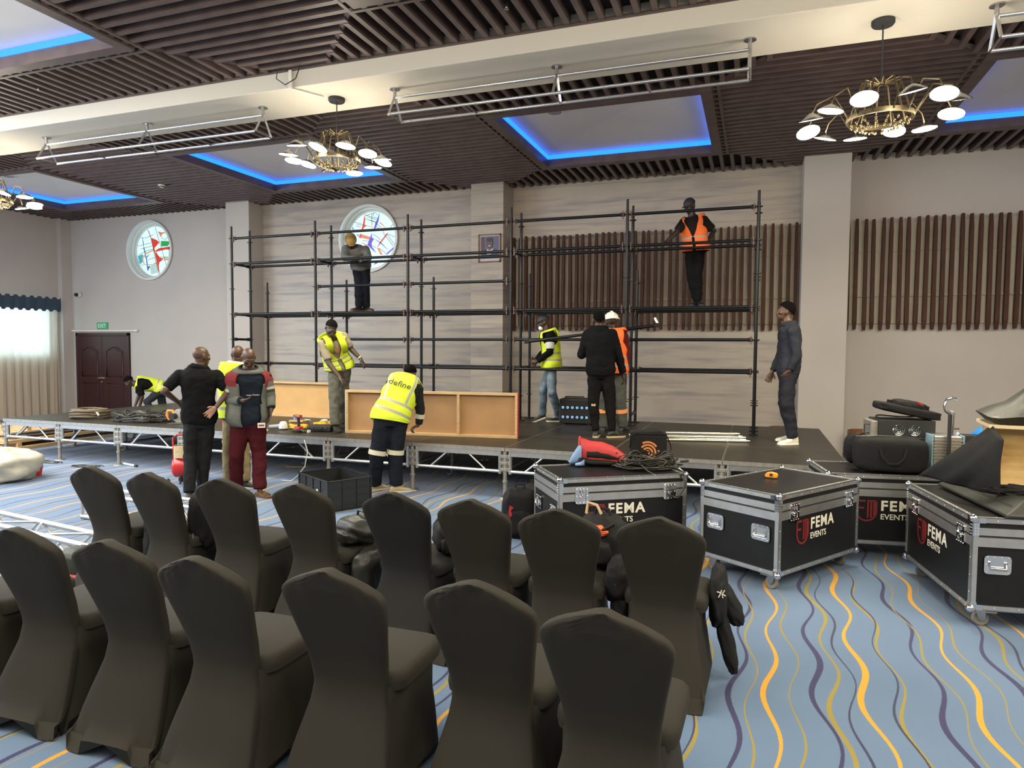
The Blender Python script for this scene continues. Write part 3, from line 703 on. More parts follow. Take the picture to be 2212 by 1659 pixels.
# ---------------------------------------------------------------- flight cases
def flight_case(cx, cy, rz, lab, L_=1.15, W_=.70, H_=.73, logo=True, group='black flight cases on castors', z0=.13, castors=True):
    t = thing('flight_case', lab, 'flight case', (cx, cy, 0), rz, group)
    hx, hy = L_/2, W_/2; zl = H_-.125      # lid joint
    mb = MB(); mb.box2((-hx+.006, -hy+.006, z0+.005), (hx-.006, hy-.006, zl)); mb.build('box', mPly, t)
    MB().box2((-hx+.006, -hy+.006, zl+.012), (hx-.006, hy-.006, H_-.004)).build('lid', mPly, t)
    e = .016; mb = MB()
    def edge(a, b_, wd=.032):
        a, b_ = V(a), V(b_); d = b_-a
        for ax in range(3):
            if abs(d[ax]) > .05: lng = ax
        o = [i for i in range(3) if i != lng]
        lo = [min(a[i], b_[i]) for i in range(3)]; hi = [max(a[i], b_[i]) for i in range(3)]
        sg = [1 if (a[i]+b_[i])/2 > ((z0+H_)/2 if i == 2 else 0) else -1 for i in range(3)]
        for q in (0, 1):   # two flanges of the angle
            l2, h2 = lo[:], hi[:]
            for i in o:
                if i == o[q]: l2[i], h2[i] = (a[i]-.004*sg[i], a[i]+.002*sg[i])
                else: l2[i], h2[i] = (a[i]-wd*sg[i], a[i]+.002*sg[i])
                if l2[i] > h2[i]: l2[i], h2[i] = h2[i], l2[i]
            mb.box2(l2, h2)
    for x in (-hx, hx):
        for y in (-hy, hy): edge((x, y, z0), (x, y, H_))
    for z in (z0, H_):
        for y in (-hy, hy): edge((-hx, y, z), (hx, y, z))
        for x in (-hx, hx): edge((x, -hy, z), (x, hy, z))
    mb.build('edge_profile', mAlu, t)
    for (za, zb, nm) in ((zl-.062, zl-.002, 'lower_closure_profile'), (zl+.012, zl+.06, 'upper_closure_profile')):
        mb = MB()
        for s in (-1, 1):
            mb.box2((-hx-.003, s*hy-.003*1, za), (hx+.003, s*hy+.003, zb)); mb.box2((s*hx-.003, -hy-.003, za), (s*hx+.003, hy+.003, zb))
        mb.build(nm, mAlu, t)
    mb = MB(); mb.box2((-hx+.004, -hy+.001, zl-.004), (hx-.004, hy-.001, zl+.014)); mb.build('rubber_seal', mBlackM, t)
    for x in (-hx, hx):
        for y in (-hy, hy):
            for z in (z0, H_):
                sx, sy, sz = (1 if x > 0 else -1), (1 if y > 0 else -1), (1 if z > z0 else -1)
                mb = MB(); mb.ell((x-sx*.006, y-sy*.006, z-sz*.006), (.027, .027, .027), nu=12, nv=8)
                d = .07
                mb.box2((x-sx*d, y+sy*.0045, z-sz*.035), (x, y-sy*.001, z)); mb.box2((x+sx*.0045, y-sy*d, z-sz*.035), (x-sx*.001, y, z))
                mb.box2((x-sx*.036, y+sy*.0045, z-sz*(.12 if z > z0 else .05)), (x, y-sy*.001, z)); mb.box2((x+sx*.0045, y-sy*.036, z-sz*(.12 if z > z0 else .05)), (x-sx*.001, y, z))
                for q in (.012, .027):
                    for zz in (.05, .07, .09, .108):
                        if z > z0: mb.ell((x-sx*q, y+sy*.005, z-sz*zz), (.004, .003, .004), nu=6, nv=4); mb.ell((x+sx*.005, y-sy*q, z-sz*zz), (.003, .004, .004), nu=6, nv=4)
                mb.build('ball_corner', mChrome, t, smooth=40)
    # rivets along the edges
    mb = MB()
    for s in (-1, 1):
        for k in range(1, 8):
            x = -hx+L_*k/8
            for z in (H_-.018, z0+.018): mb.ell((x, s*(hy+.002), z), (.004, .003, .004), nu=6, nv=4)
            mb.ell((x, s*(hy-.018), H_+.002), (.004, .004, .003), nu=6, nv=4)
        for k in range(1, 5):
            y = -hy+W_*k/5
            for z in (H_-.018, z0+.018): mb.ell((s*(hx+.002), y, z), (.003, .004, .004), nu=6, nv=4)
            mb.ell((s*(hx-.018), y, H_+.002), (.004, .004, .003), nu=6, nv=4)
        for y in (-hy, hy):
            for k in range(1, 4):
                z = z0+(H_-z0-.15)*k/4; mb.ell((s*(hx-.018), y+(.002 if y > 0 else -.002), z), (.004, .003, .004), nu=6, nv=4)
    mb.build('rivet', mChrome, t, smooth=60)
    Fr = Matrix.Identity(4)
    def recessed(nm, c, X, N_, w_, h_, kind):
        M4 = frame(c, X, (0, 0, 1)); n = -M4.col[2].to_3d() if M4.col[2].to_3d().dot(V(N_)) < 0 else M4.col[2].to_3d()
        M4 = Matrix((V(X), V((0, 0, 1)), V(N_))).transposed().to_4x4(); M4.translation = V(c)
        def rr_(w2, h2, r): 
            return [(sx*(w2-r)+r*math.cos(a), sy*(h2-r)+r*math.sin(a)) for sx, sy, a0 in ((1, 1, 0), (-1, 1, PI/2), (-1, -1, PI), (1, -1, 1.5*PI)) for a in (a0, a0+PI/4, a0+PI/2)]
        mb = MB(); o_, i_ = rr_(w_/2, h_/2, .02), rr_(w_/2-.022, h_/2-.022, .008)
        def at3(p, d): return M4 @ V((p[0], p[1], d))
        mb.loft([[at3(p, 0) for p in o_], [at3(p, .005) for p in o_], [at3(p, .006) for p in i_], [at3(p, .001) for p in i_]], cap=False)
        mb.add([at3(p, .0012) for p in i_], [list(range(len(i_)))])
        for k in range(4):
            for s in (-1, 1):
                mb.ell(at3(((k-1.5)*w_*.26, s*(h_/2-.011)), .006), (.0045,)*3, nu=6, nv=4)
        for s in (-1, 1): mb.ell(at3((s*(w_/2-.011), 0), .006), (.0045,)*3, nu=6, nv=4)
        d_ = mb.build(nm, mChrome, t, smooth=30)
        if kind == 'handle':
            mb = MB(); q = w_*.30; mb.path([at3((-q, .018), .006), at3((-q, -.022), .018), at3((q, -.022), .018), at3((q, .018), .006)], .008, 8); mb.build('grip', mChrome, d_, smooth=50)
        else:
            mb = MB(); mb.box(at3((0, -.006), .006), (.001, .001, .001)); mb.lathe([(0, .012), (.016, .012), (.02, .003), (0, .003)], 12, at3((0, -.012), 0), M=M4.to_3x3()); mb.path([at3((-.018, -.022), .014), at3((.018, .004), .014)], .004, 6)
            mb.path([at3((-.012, .02), .008), at3((-.012, .045), .008)], .005, 6); mb.path([at3((.012, .02), .008), at3((.012, .045), .008)], .005, 6); mb.build('twist_catch', mChrome, d_, smooth=50)
    for s in (-1, 1):
        for x in (-L_*.33, L_*.36): recessed('butterfly_latch', (x, s*(hy+.003), zl-.018), (1 if s < 0 else -1, 0, 0), (0, s, 0), .115, .135, 'latch')
        for y in (-W_*.29, W_*.29): recessed('recessed_handle', (s*(hx+.001), y, z0+.30), (0, 1 if s > 0 else -1, 0), (s, 0, 0), .155, .12, 'handle')
    if logo:
        y = -hy+.003
        def sh(poly): return [(a*.205-.02, b*.205) for a, b in poly]
        mb = MB()
        def pr(poly): mb.prism([(-.255+a*.17, .425+b*.17) for a, b in poly], 0, .002, lambda a, b, d: (a, y-d, b))
        # shield outline emblem with letter strokes
        n = 14; out = [(-.5, .42)] + [(-.5+0*i, .42) for i in ()]
        arc = [(-.5*math.cos(PI*i/n), -.08-.52*math.sin(PI*i/n)) for i in range(n+1)]; arc2 = [(-.41*math.cos(PI*i/n), -.08-.43*math.sin(PI*i/n)) for i in range(n+1)]
        pr([(-.5, .5)] + arc + [(.5, .5), (.41, .5)] + arc2[::-1] + [(-.41, .5)])
        pr([(-.5, .5), (-.5, .41), (-.06, .41), (-.06, .5)]); pr([(-.42, .14), (-.42, .05), (-.12, .05), (-.12, .14)])
        pr([(.02, .5), (.02, .41), (.5, .41), (.5, .5)])
        for x in (.02, .17, .31): pr([(x, .45), (x+.09, .45), (x+.09, -.40+.28*abs(x-.1)), (x, -.44+.25*abs(x-.1))])
        mb.build('emblem', mRed, t)
        text('lettering', 'F E M A'.replace(' ', chr(0x200A)), .120, mCream, t, frame((-.145, y-.001, .425), (1, 0, 0), (0, 0, 1)), off=.0035, sx=1.04)
        text('lettering', 'EVENTS', .066, mCream, t, frame((-.145, y-.001, .348), (1, 0, 0), (0, 0, 1)), off=.001, sx=1.0)
    if castors:
        for x in (-hx+.09, hx-.09):
            for y in (-hy+.09, hy-.09):
                cm = MB(); cm.box2((x-.05, y-.05, z0-.006), (x+.05, y+.05, z0)); cm.lathe([(.02, z0-.03), (.028, z0-.006), (0, z0-.006)], 12, (x, y, 0))
                for s in (-1, 1): cm.prism([(-.03, z0-.02), (.03, z0-.02), (.03, .045), (.012, .035), (-.01, .05)], x+s*.022, x+s*.027, lambda a, b, d, y=y: (d, y+a, b))
                cm.box2((x-.02, y+.03, z0-.04), (x+.02, y+.10, z0-.03))
                co_ = cm.build('castor', mSteel, t, smooth=30)
                w_ = MB(); w_.lathe([(.0, -.016), (.03, -.016), (.045, -.016), (.05, -.008), (.05, .008), (.045, .016), (.03, .016), (0, .016)], 24, (x, y+.01, .05), M=Matrix.Rotation(PI/2, 3, 'Y')); w_.build('wheel', mRubber, co_, smooth=40)
    return t
flight_case(-1.202, 5.893, math.radians(34.3), 'black flight case with cable heap and bags on top, behind the chairs')
flight_case(.222, 5.933, math.radians(56.0), 'black flight case with only an orange tape measure on its lid')
flight_case(1.13, 6.855, math.radians(9.0), 'black flight case under the duffel bag, rearmost beside the stage')
flight_case(1.607, 5.66, math.radians(-82.0), 'black flight case under black cloth at the right edge')

# ---------------------------------------------------------------- covered chairs
def chair_proto(m, seed):
    def W(z):
        T = [(0, .238), (.2, .212), (.34, .18), (.43, .165), (.52, .17), (.64, .190), (.76, .214), (.83, .226), (.862, .218), (.885, .192), (.91, .145), (.935, .088), (.95, .045), (.957, .015)]
        for (a, p), (b_, q) in zip(T, T[1:]):
            if z <= b_: return p+(q-p)*(z-a)/(b_-a)
        return .02
    def Y(z):
        T = [(0, .0), (.2, .085), (.36, .155), (.45, .17), (.56, .145), (.96, 0)]
        for (a, p), (b_, q) in zip(T, T[1:]):
            if z <= b_: return p+(q-p)*(z-a)/(b_-a)
        return 0
    def ring(z, th, hw, y0, n=64, ex=.35, arch=0):
        r = []
        for i in range(n):
            a = 2*PI*i/n; c, s = math.cos(a), math.sin(a)
            x = hw*math.copysign(abs(c)**ex, c); y = th/2*math.copysign(abs(s)**ex, s)
            zz = z+arch*(1-max(abs(x)/hw, 0)**4 if abs(s)**ex > .97 else (1-(abs(y)/(th/2))**4 if abs(c)**ex > .97 else 0))
            r.append((x, y0+th/2+y, zz))
        return r
    t = thing('banquet_chair', '', 'chair')
    mb = MB(); zs = [.004, .06, .12, .18, .24, .30, .36, .40]+[.435+.035*i for i in range(12)]+[.84, .855, .87, .885, .9, .915, .93, .942, .952, .957]
    k = seed
    rings = []
    for z in zs:
        th = .072-.012*max(0, (z-.9)/.06)
        rg = ring(z, th, W(z), Y(z)-.036, ex=.5, arch=(.07 if z < .01 else .03 if z < .1 else 0))
        f = max(0, min(1, (z-.80)/.08))
        rings.append([V(p)+V((0, .007*f*nz((p[0]*40, 0, p[2]*9), 1, k)+.0035*f*math.sin(p[0]*150+6*nz((p[0]*9, p[2]*12, 1), 1, k))*max(0, nz((p[0]*11, 2, p[2]*6), 1, k+2)+.25), .0025*f*nz((p[0]*20, 3, 1), 1, k))) for p in rg])
    mb.loft(rings).build('backrest', m, t, smooth=50)
    mb = MB(); rings = []
    for i, z in enumerate([0.004, .05, .1, .16, .22, .28, .34, .40, .45]):
        hw = (max(W(z), .185+.02*z) if z > .2 else W(z))*.985; y0 = Y(z)-.015; th = .585-Y(z)*.9
        rings.append([V(p)+V((0, 0, 0)) + V((.006*nz((p[0]*5, p[1]*5, z*4), 1, k), .006*nz((p[0]*6, 2, z*3), 1, k+1), 0)) for p in ring(z, th, hw, y0, ex=.28, arch=(.07 if i == 0 else .045 if i == 1 else .02 if i == 2 else 0))])
    mb.loft(rings).build('skirt', m, t, smooth=50)
    mb = MB(); rings = []
    for (z, s) in ((.43, .98), (.46, 1.0), (.485, .99), (.497, .95), (.503, .85)):
        rings.append(ring(z, .43*s, .222*s, .17+.215*(1-s), ex=.3))
    mb.loft(rings).build('seat', m, t, smooth=50)
    return t
def place_chairs():
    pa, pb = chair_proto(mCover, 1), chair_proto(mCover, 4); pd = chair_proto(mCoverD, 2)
    rows = ((2.1, [-3.74, -3.18, -2.61, -2.08, -1.5, -.93, -.44], 'nearest row', 2.0), (3.4, [-4.33, -3.77, -3.18, -2.61, -1.96, -1.46, -.955, -.43], 'second row', 0))
    rr = random.Random(5); used = set()
    for y, xs, nm, _ in rows:
        for i, x in enumerate(xs):
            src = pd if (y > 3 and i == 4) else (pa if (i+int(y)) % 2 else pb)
            if src.name in used: t = copy_tree(src)
            else: t = src; used.add(src.name)
            t.location = (x, y+rr.uniform(-.03, .03)+(0.08 if (y < 3 and i == 5) else 0), 0); t.rotation_euler = (0, 0, math.radians(rr.uniform(-3, 3)))
            n = len(xs)
            if src is pd: lab = 'darkest black covered chair, fifth from the left in the second row'
            elif y < 3: lab = 'black covered chair in the row nearest the viewer, ' + ('cut off by the left edge', 'second from the left', 'third from the left', 'middle one', 'third from the right', 'second from the right', 'rightmost one')[i]
            else: lab = 'black covered chair in the second row, ' + ('leftmost, before the lying truss', 'second from left with jacket on it', 'third from left with jacket beside it', 'fourth from left beside a leather backpack', '', 'third from the right', 'between two backpacks near the flight case', 'rightmost, with jacket hanging on its side')[i]
            t['label'] = lab; t['group'] = 'covered banquet chairs'
place_chairs()
# ---------------------------------------------------------------- people
def remeshed(mb, vox, name, smooth_it=0):
    me = mb.mesh(name); o = bpy.data.objects.new(name, me); COL.objects.link(o)
    m = o.modifiers.new('r', 'REMESH'); m.mode = 'VOXEL'; m.voxel_size = vox; m.use_smooth_shade = True
    if smooth_it: s = o.modifiers.new('s', 'SMOOTH'); s.iterations = smooth_it; s.factor = .5
    dg = bpy.context.evaluated_depsgraph_get(); dg.update()
    m2 = bpy.data.meshes.new_from_object(o.evaluated_get(dg)); bpy.data.objects.remove(o); m2.name = name
    return m2
def fold(me, amp, fr, k=0, zs=1.0):
    for v in me.vertices:
        n = v.normal; p = v.co
        v.co = p + n*amp*(noise.noise(V((p.x*fr, p.y*fr, p.z*fr*zs+k*5)))+.5*noise.noise(V((p.x*fr*2.3+4, p.y*fr*2.3, p.z*fr*zs*2.3+k))))
def place(me, name, mats, parent, smooth=True):
    me.materials.clear()
    for m in (mats if isinstance(mats, (list, tuple)) else [mats]): me.materials.append(m)
    me.polygons.foreach_set('use_smooth', [smooth]*len(me.polygons))
    o = bpy.data.objects.new(name, me); COL.objects.link(o); o.parent = parent; return o
def lerp(a, b, t): return a+(b-a)*t
TR = [(-.24, .10, .085), (-.12, .155, .110), (0, .172, .118), (.2, .160, .112), (.4, .145, .102), (.65, .160, .112), (.82, .176, .112), (.93, .160, .095), (1.0, .115, .078), (1.06, .068, .064), (1.12, .058, .058)]
def tr(t):
    for a, b in zip(TR, TR[1:]):
        if t <= b[0]: f = max(0, (t-a[0])/(b[0]-a[0])); return lerp(a[1], b[1], f), lerp(a[2], b[2], f)
    return TR[-1][1:]
class Fig:
    def __init__(s, J, ty, hy, hp, bw=1.0, hr=0.0):
        s.J = {k: V(v) for k, v in J.items()}; s.bw = bw
        s.f = V((math.sin(math.radians(ty)), -math.cos(math.radians(ty)), 0)); s.side = V((0, 0, 1)).cross(s.f)*-1
        s.pel, s.neck = s.J['pel'], s.J['neck']
        up = (s.neck-s.pel); s.up = up.normalized(); s.L = up.length
        s.mid = (s.pel+s.neck)/2 - s.f*(.02+.10*max(0, 1-s.up.z)) + V((0, 0, .02*(1-s.up.z)))
        hx = math.radians(hy); p = math.radians(hp)
        hf = V((math.sin(hx)*math.cos(p), -math.cos(hx)*math.cos(p), -math.sin(p)))
        sd = hf.cross(V((0, 0, 1))).normalized(); hu = sd.cross(hf)
        rm = Matrix.Rotation(math.radians(hr), 3, hf); sd = rm @ sd; hu = rm @ hu
        s.HM = Matrix((sd, hf, hu)).transposed()      # columns: side, forward, up
        s.hc = s.J['head']
    def spine(s, t):
        a, m, b = s.pel, s.mid, s.neck
        if t < 0: return a + (V((0, 0, 1))*.6+s.up*.4).normalized()*(t*s.L)
        if t > 1: return b+(s.hc-b).normalized()*((t-1)*s.L)
        c = 2*m-(a+b)/2
        return a*(1-t)**2+c*2*t*(1-t)+b*t*t
    def ring(s, t, k=1.0, add=0.0, n=48):
        c = s.spine(t); d = (s.spine(t+.02)-s.spine(t-.02)).normalized()
        sd = (s.side-d*s.side.dot(d)).normalized(); fr = sd.cross(d); 
        if fr.dot(s.f) < 0: fr = -fr
        a, b = tr(t); a = a*k*s.bw+add; b = b*k*s.bw+add
        return [c+sd*math.copysign(abs(math.cos(q))**.85, math.cos(q))*a+fr*math.copysign(abs(math.sin(q))**.85, math.sin(q))*b for q in [2*PI*i/n for i in range(n)]]
    def torso(s, mb, t0, t1, k=1.0, add=0.0, n=16):
        mb.loft([s.ring(t0+(t1-t0)*i/n, k, add, 24) for i in range(n+1)])
    def limb(s, mb, pts, rs, n=12):
        P = []; R_ = []
        for i in range(len(pts)-1):
            for q in range(4):
                P.append(pts[i].lerp(pts[i+1], q/4)); R_.append(lerp(rs[i], rs[i+1], q/4))
        P.append(pts[-1]); R_.append(rs[-1]); mb.path(P, R_, n)
        for p, r in ((pts[i], rs[i]) for i in range(1, len(pts)-1)): mb.ell(p, (r*1.01,)*3, nu=10, nv=8)
    def hand(s, mb, side, mode):
        w, h = s.J['wr'+side], s.J['hd'+side]; d = (h-w).normalized()
        n = {'down': V((0, 0, -1)), 'body': (s.side*(-1 if (w-s.spine(.3)).dot(s.side) > 0 else 1)), 'cam': V((0, -1, 0)), 'up': V((0, 0, 1))}[mode[1]]
        n = (n-d*n.dot(d)); n = n.normalized() if n.length > .1 else d.orthogonal().normalized()
        sd = d.cross(n)
        k = {'relax': 22, 'open': 5, 'fist': 68, 'grip': 55}[mode[0]]
        R3 = Matrix((sd, d, n)).transposed()
        mb.path([w, w+d*.03], [.027, .026], 10); mb.ell(w+d*.055, (.038, .05, .016), M=R3, nu=14, nv=8)
        for i, L_ in enumerate((.062, .074, .078, .070)):
            x = (i-1.5)*.0215; p = w+d*.09+sd*x; a = 0; pts = [p-d*.03, p]; q = p; sp = (i-1.5)*.09
            for j, seg in enumerate((.45, .32, .23)):
                a += math.radians(k*(.8 if j == 0 else 1))
                q = q+(d*math.cos(a)+n*math.sin(a)+sd*sp).normalized()*L_*seg*1.05; pts.append(q)
            mb.path(pts, [.010, .0098, .0092, .0085, .007], 8)
        tb = w+d*.03-sd*.03*(1 if s.thumb(side, sd) else -1); td = (-sd*(1 if s.thumb(side, sd) else -1))
        t1 = tb+(d*.6+td*.7+n*.3).normalized()*.035; t2 = t1+(d*.8+td*.2+n*.5).normalized()*.032
        mb.path([w+d*.015, tb, t1, t2], [.014, .013, .011, .009], 8)
        return w, d, n
    def thumb(s, side, sd): return sd.dot(s.side*(1 if (s.J['wr'+side]-s.pel).dot(s.side) > 0 else -1)) > 0
    def H(s, x, y, z): return s.hc+s.HM @ V((x, y, z))
    def head(s, mb, bald=True):
        e = lambda c, r: mb.ell(s.H(*c), r, M=s.HM, nu=20, nv=14)
        e((0, -.012, .030), (.074, .096, .084)); e((0, .012, -.005), (.068, .078, .085)); e((0, .030, -.055), (.054, .058, .055)); e((0, .062, -.088), (.026, .024, .022))
        e((0, .078, .022), (.050, .018, .012)); e((0, .094, -.016), (.011, .018, .028)); e((0, .102, -.032), (.019, .013, .011)); e((0, .087, -.058), (.026, .012, .008)); e((0, .085, -.070), (.023, .012, .008))
        for k in (-1, 1):
            e((k*.046, .062, -.018), (.022, .024, .022)); e((k*.030, .079, .008), (.015, .011, .009)); e((k*.077, -.008, -.006), (.008, .018, .030)); e((k*.081, -.012, .006), (.006, .014, .018))
    def feet_angle(s): pass
def shoe(parent, an, g, yaw, mU, mS, L_=.275, sc_=1.0, tip=0.0, sandal=False):
    a = math.radians(yaw); f = V((math.sin(a), -math.cos(a), 0)); sd = V((f.y, -f.x, 0))*-1; u = V((0, 0, 1))
    if tip: rq = Matrix.Rotation(math.radians(tip), 3, sd); f = rq @ f; u = rq @ u
    b = V((an.x, an.y, g))
    T = [(-.072, .020, .045), (-.062, .032, .07), (-.03, .037, .098), (.0, .038, .105), (.03, .040, .092), (.07, .044, .070), (.11, .049, .056), (.15, .046, .046), (.18, .036, .038), (.197, .018, .026)]
    if sandal: T = [(x, w, h*.55) for x, w, h in T]
    mb = MB(); rings = []
    for x, w_, h in T:
        r = []
        for i in range(14):
            q = 2*PI*i/14; c, s_ = math.cos(q), math.sin(q)
            r.append(b+f*x+sd*(w_*math.copysign(abs(c)**.7, c))+u*(.018+(h-.018)*(.5+.5*math.copysign(abs(s_)**.7, s_))))
        rings.append(r)
    mb.loft(rings); o = mb.build('shoe' if not sandal else 'sandal', mU, parent, smooth=60)
    ms = MB(); top = []; bot = []
    for sg in (1, -1):
        seq = T if sg == 1 else T[::-1]
        for x, w_, h in seq: top.append(b+f*x*1.03+sd*sg*(w_+.004)+u*.024); bot.append(b+f*x*1.03+sd*sg*(w_+.004)+u*.002)
    n = len(top); ms.add(top+bot, [list(range(n)), list(range(n, 2*n))[::-1]]+[(i, n+i, n+(i+1) % n, (i+1) % n) for i in range(n)])
    ms.build('sole', mS, o)
    ml = MB()
    for x in (.035, .055, .075, .095): ml.path([b+f*x+sd*.024+u*(.088-x*.36), b+f*x+u*(.104-x*.4), b+f*x-sd*.024+u*(.088-x*.36)], .003, 5)
    if not sandal: ml.build('laces', mS, o)
    else:
        ml = MB()
        for x in (.0, .05, .10, .14): ml.path([b+f*x+sd*.05+u*.02, b+f*(x+.01)+sd*.02+u*(.075-x*.2), b+f*(x+.01)-sd*.02+u*(.075-x*.2), b+f*x-sd*.05+u*.02], .009, 6, e=(1, .4))
        ml.build('strap', mU, o)
    return o
SK = {}
def skin(c):
    if c not in SK: SK[c] = mat('skin', c, .45, var=.12, vs=12, bump=.03, bs=300)
    return SK[c]
DKSK, MDSK = (.050, .026, .017), (.085, .042, .026)
mHair = mat('black_hair', (.0035, .003, .003), .9, spec=.1, bump=.6, bs=500)
mPalm = mat('pale_palm', (.32, .17, .12), .5)
mEyeW = mat('eye_white', (.6, .56, .5), .3); 
mHi = mat('hi_vis_yellow', (.68, .83, .03), .7, emit=(.6, .8, .03), es=.0, var=.08, vs=6); mHiO = mat('hi_vis_orange', (.95, .17, .03), .7, var=.08, vs=6)
mRefl = mat('grey_reflective_tape', (.36, .35, .31), .4); mReflL = mat('pale_reflective_tape', (.62, .58, .44), .45)
CLM = {}
def fab(c, r=.85, nm='fabric'):
    k = (c, nm)
    if k not in CLM: CLM[k] = mat(nm, c, r, var=.25, vs=7, bump=.12, bs=160, spec=.12)
    return CLM[k]
def person(A, g, rot, J, lab, ty, hy, hp=8, bw=1.0, sk=DKSK, top=None, vest=None, pants=None, shoes=None, hair=None, hat=None, hands=('relax', 'body'), handsR=None,
           sleeve='long', feet=(0, 0), hr=0.0, palm=None, pr=(.098, .078, .066), group=None, tuck=.12, extra=None, tips=(0, 0), jacket=None, sandal=False, coll=None, tlen=-.14, sr=1.0):
    t = thing('person', lab, 'person', (A[0], A[1], g), math.radians(rot), group)
    F = Fig(J, ty, hy, hp, bw, hr); J = F.J
    mb = MB(); F.torso(mb, -.16, .5, .86); F.torso(mb, .4, 1.12, .95)
    mb.path([F.neck-F.up*.05, F.neck+(F.hc-F.neck)*.5, F.hc+F.HM @ V((0, -.02, -.03))], [.060, .056, .054], 14)
    for s in 'LR':
        F.limb(mb, [J['sh'+s].lerp(F.spine(.93), .35), J['sh'+s], J['el'+s], J['wr'+s]], [.055, .056*bw**.5, .041*bw**.3, .027])
        F.limb(mb, [J['hip'+s], J['kn'+s], J['an'+s]], [.070*bw, .050, .034])
        mb.ell(J['an'+s]+V((0, 0, -.03)), (.034, .034, .05)); mb.ell(J['sh'+s], (.062*bw**.5,)*3)
        mode = (handsR if (s == 'R' and handsR) else hands)
        hd = F.hand(mb, s, mode)
        if s == palm: pal = hd
    F.head(mb)
    me = remeshed(mb, .0078, 'body', 2)
    body = place(me, 'body', [skin(sk), mPalm], t)
    if palm:
        w, d, n = pal
        for p in me.polygons:
            r = p.center-w
            if 0.01 < r.dot(d) < .2 and (r-d*r.dot(d)).length < .075 and p.normal.dot(n) > .15: p.material_index = 1
    mb = MB()
    for k in (-1, 1): mb.ell(F.H(k*.030, .0835, .006), (.010, .007, .0065), M=F.HM, nu=10, nv=8)
    eo = mb.build('eyes', mEyeW, t, smooth=180); mb = MB()
    for k in (-1, 1): mb.ell(F.H(k*.030, .0885, .005), (.0045, .003, .0055), M=F.HM, nu=8, nv=6)
    mb.build('pupils', mBlackM, eo, smooth=180)
    # trousers
    p0, p1, p2 = pr
    if pants:
        mb = MB(); F.torso(mb, -.22, tuck, 1.05, .006)
        for s in 'LR':
            kn = J['kn'+s]; an = J['an'+s]
            F.limb(mb, [J['hip'+s]+V((0, 0, -.01)), kn, an+V((0, 0, .0))], [p0*bw, p1, p2])
        me = remeshed(mb, .0125, 'trousers', 3); fold(me, .011, 9, 1, 1.1); me.update(); place(me, 'trousers', pants, t)
    def sleeves(mb, lo):
        for s in 'LR':
            sh, el, wr = J['sh'+s], J['el'+s], J['wr'+s]
            if lo == 'short': e2 = sh.lerp(el, .82); F.limb(mb, [sh.lerp(F.spine(.92), .4), sh, e2], [.064, .075*sr, .067*sr])
            elif lo == 'long': F.limb(mb, [sh.lerp(F.spine(.92), .4), sh, el, wr.lerp(el, .04)], [.062, .070*sr, .056*sr, .043*sr])
    if top:
        mb = MB(); F.torso(mb, tlen, 1.03, 1.09, .014); sleeves(mb, sleeve)
        for s in 'LR': mb.ell(J['sh'+s], (.075*sr,)*3)
        me = remeshed(mb, .0125, 'shirt', 3); fold(me, .008, 9, 2, 1.6); me.update(); place(me, 'shirt', top, t)
        if coll:
            mb = MB(); rg = [F.ring(1.02, 1.15, .012, 32), F.ring(1.10, 1.2, .008, 32)]; mb.loft(rg, cap=False); o = mb.build('collar', coll, t, smooth=60); q = o.modifiers.new('s', 'SOLIDIFY'); q.thickness = .006
    if jacket:      # open-fronted jacket in coloured panels
        a, b, c = jacket; n = 56; rows = 34; mb = MB(); t0, t1 = -.20, 1.04
        rr = [F.ring(t0+(t1-t0)*i/rows, 1.15, .034, n) for i in range(rows+1)]
        o_ = len(mb.v); mb.v += [V(q)+V((.006*nz(q, 9), .006*nz(q, 9, 1), 0)) for r in rr for q in r]
        for i in range(rows):
            tt = t0+(t1-t0)*i/rows
            for j in range(n):
                ang = (360*j/n-90+180) % 360-180; 
                if abs(ang) < 22+14*max(0, tt): continue
                j2 = (j+1) % n; mb.f.append([o_+i*n+j, o_+i*n+j2, o_+(i+1)*n+j2, o_+(i+1)*n+j]); mb.m.append(1 if tt > .66 and abs(ang) > 38 else 0)
        for s in 'LR':
            sh, el, wr = J['sh'+s], J['el'+s], J['wr'+s]; P = [sh.lerp(F.spine(.92), .5), sh.lerp(F.spine(.92), .2), sh]+[sh.lerp(el, k/8) for k in range(1, 9)]+[el.lerp(wr, k/6) for k in range(1, 6)]
            k0 = len(mb.m); R_ = [.07, .078, .082]+[.082-.018*k/8 for k in range(1, 9)]+[.062-.012*k/6 for k in range(1, 6)]
            P = [p+V((.004*nz(p, 20), .004*nz(p, 20, 1), 0)) for p in P]
            mb.path(P, R_, 16, cap=False)
            for q in range(k0, len(mb.m)):
                i = (q-k0)//16; mb.m[q] = 1 if i < 4 else (2 if i in (6,) else (3 if i == 7 else 0))
        o = mb.build('jacket', [a, b, c, fab((.05, .05, .05))], t, smooth=180); q = o.modifiers.new('s', 'SOLIDIFY'); q.thickness = .008
        mb = MB(); mb.loft([F.ring(1.0, 1.22, .03, 32), F.ring(1.09, 1.3, .02, 32)], cap=False); o = mb.build('collar', a, t, smooth=60); q = o.modifiers.new('s', 'SOLIDIFY'); q.thickness = .008
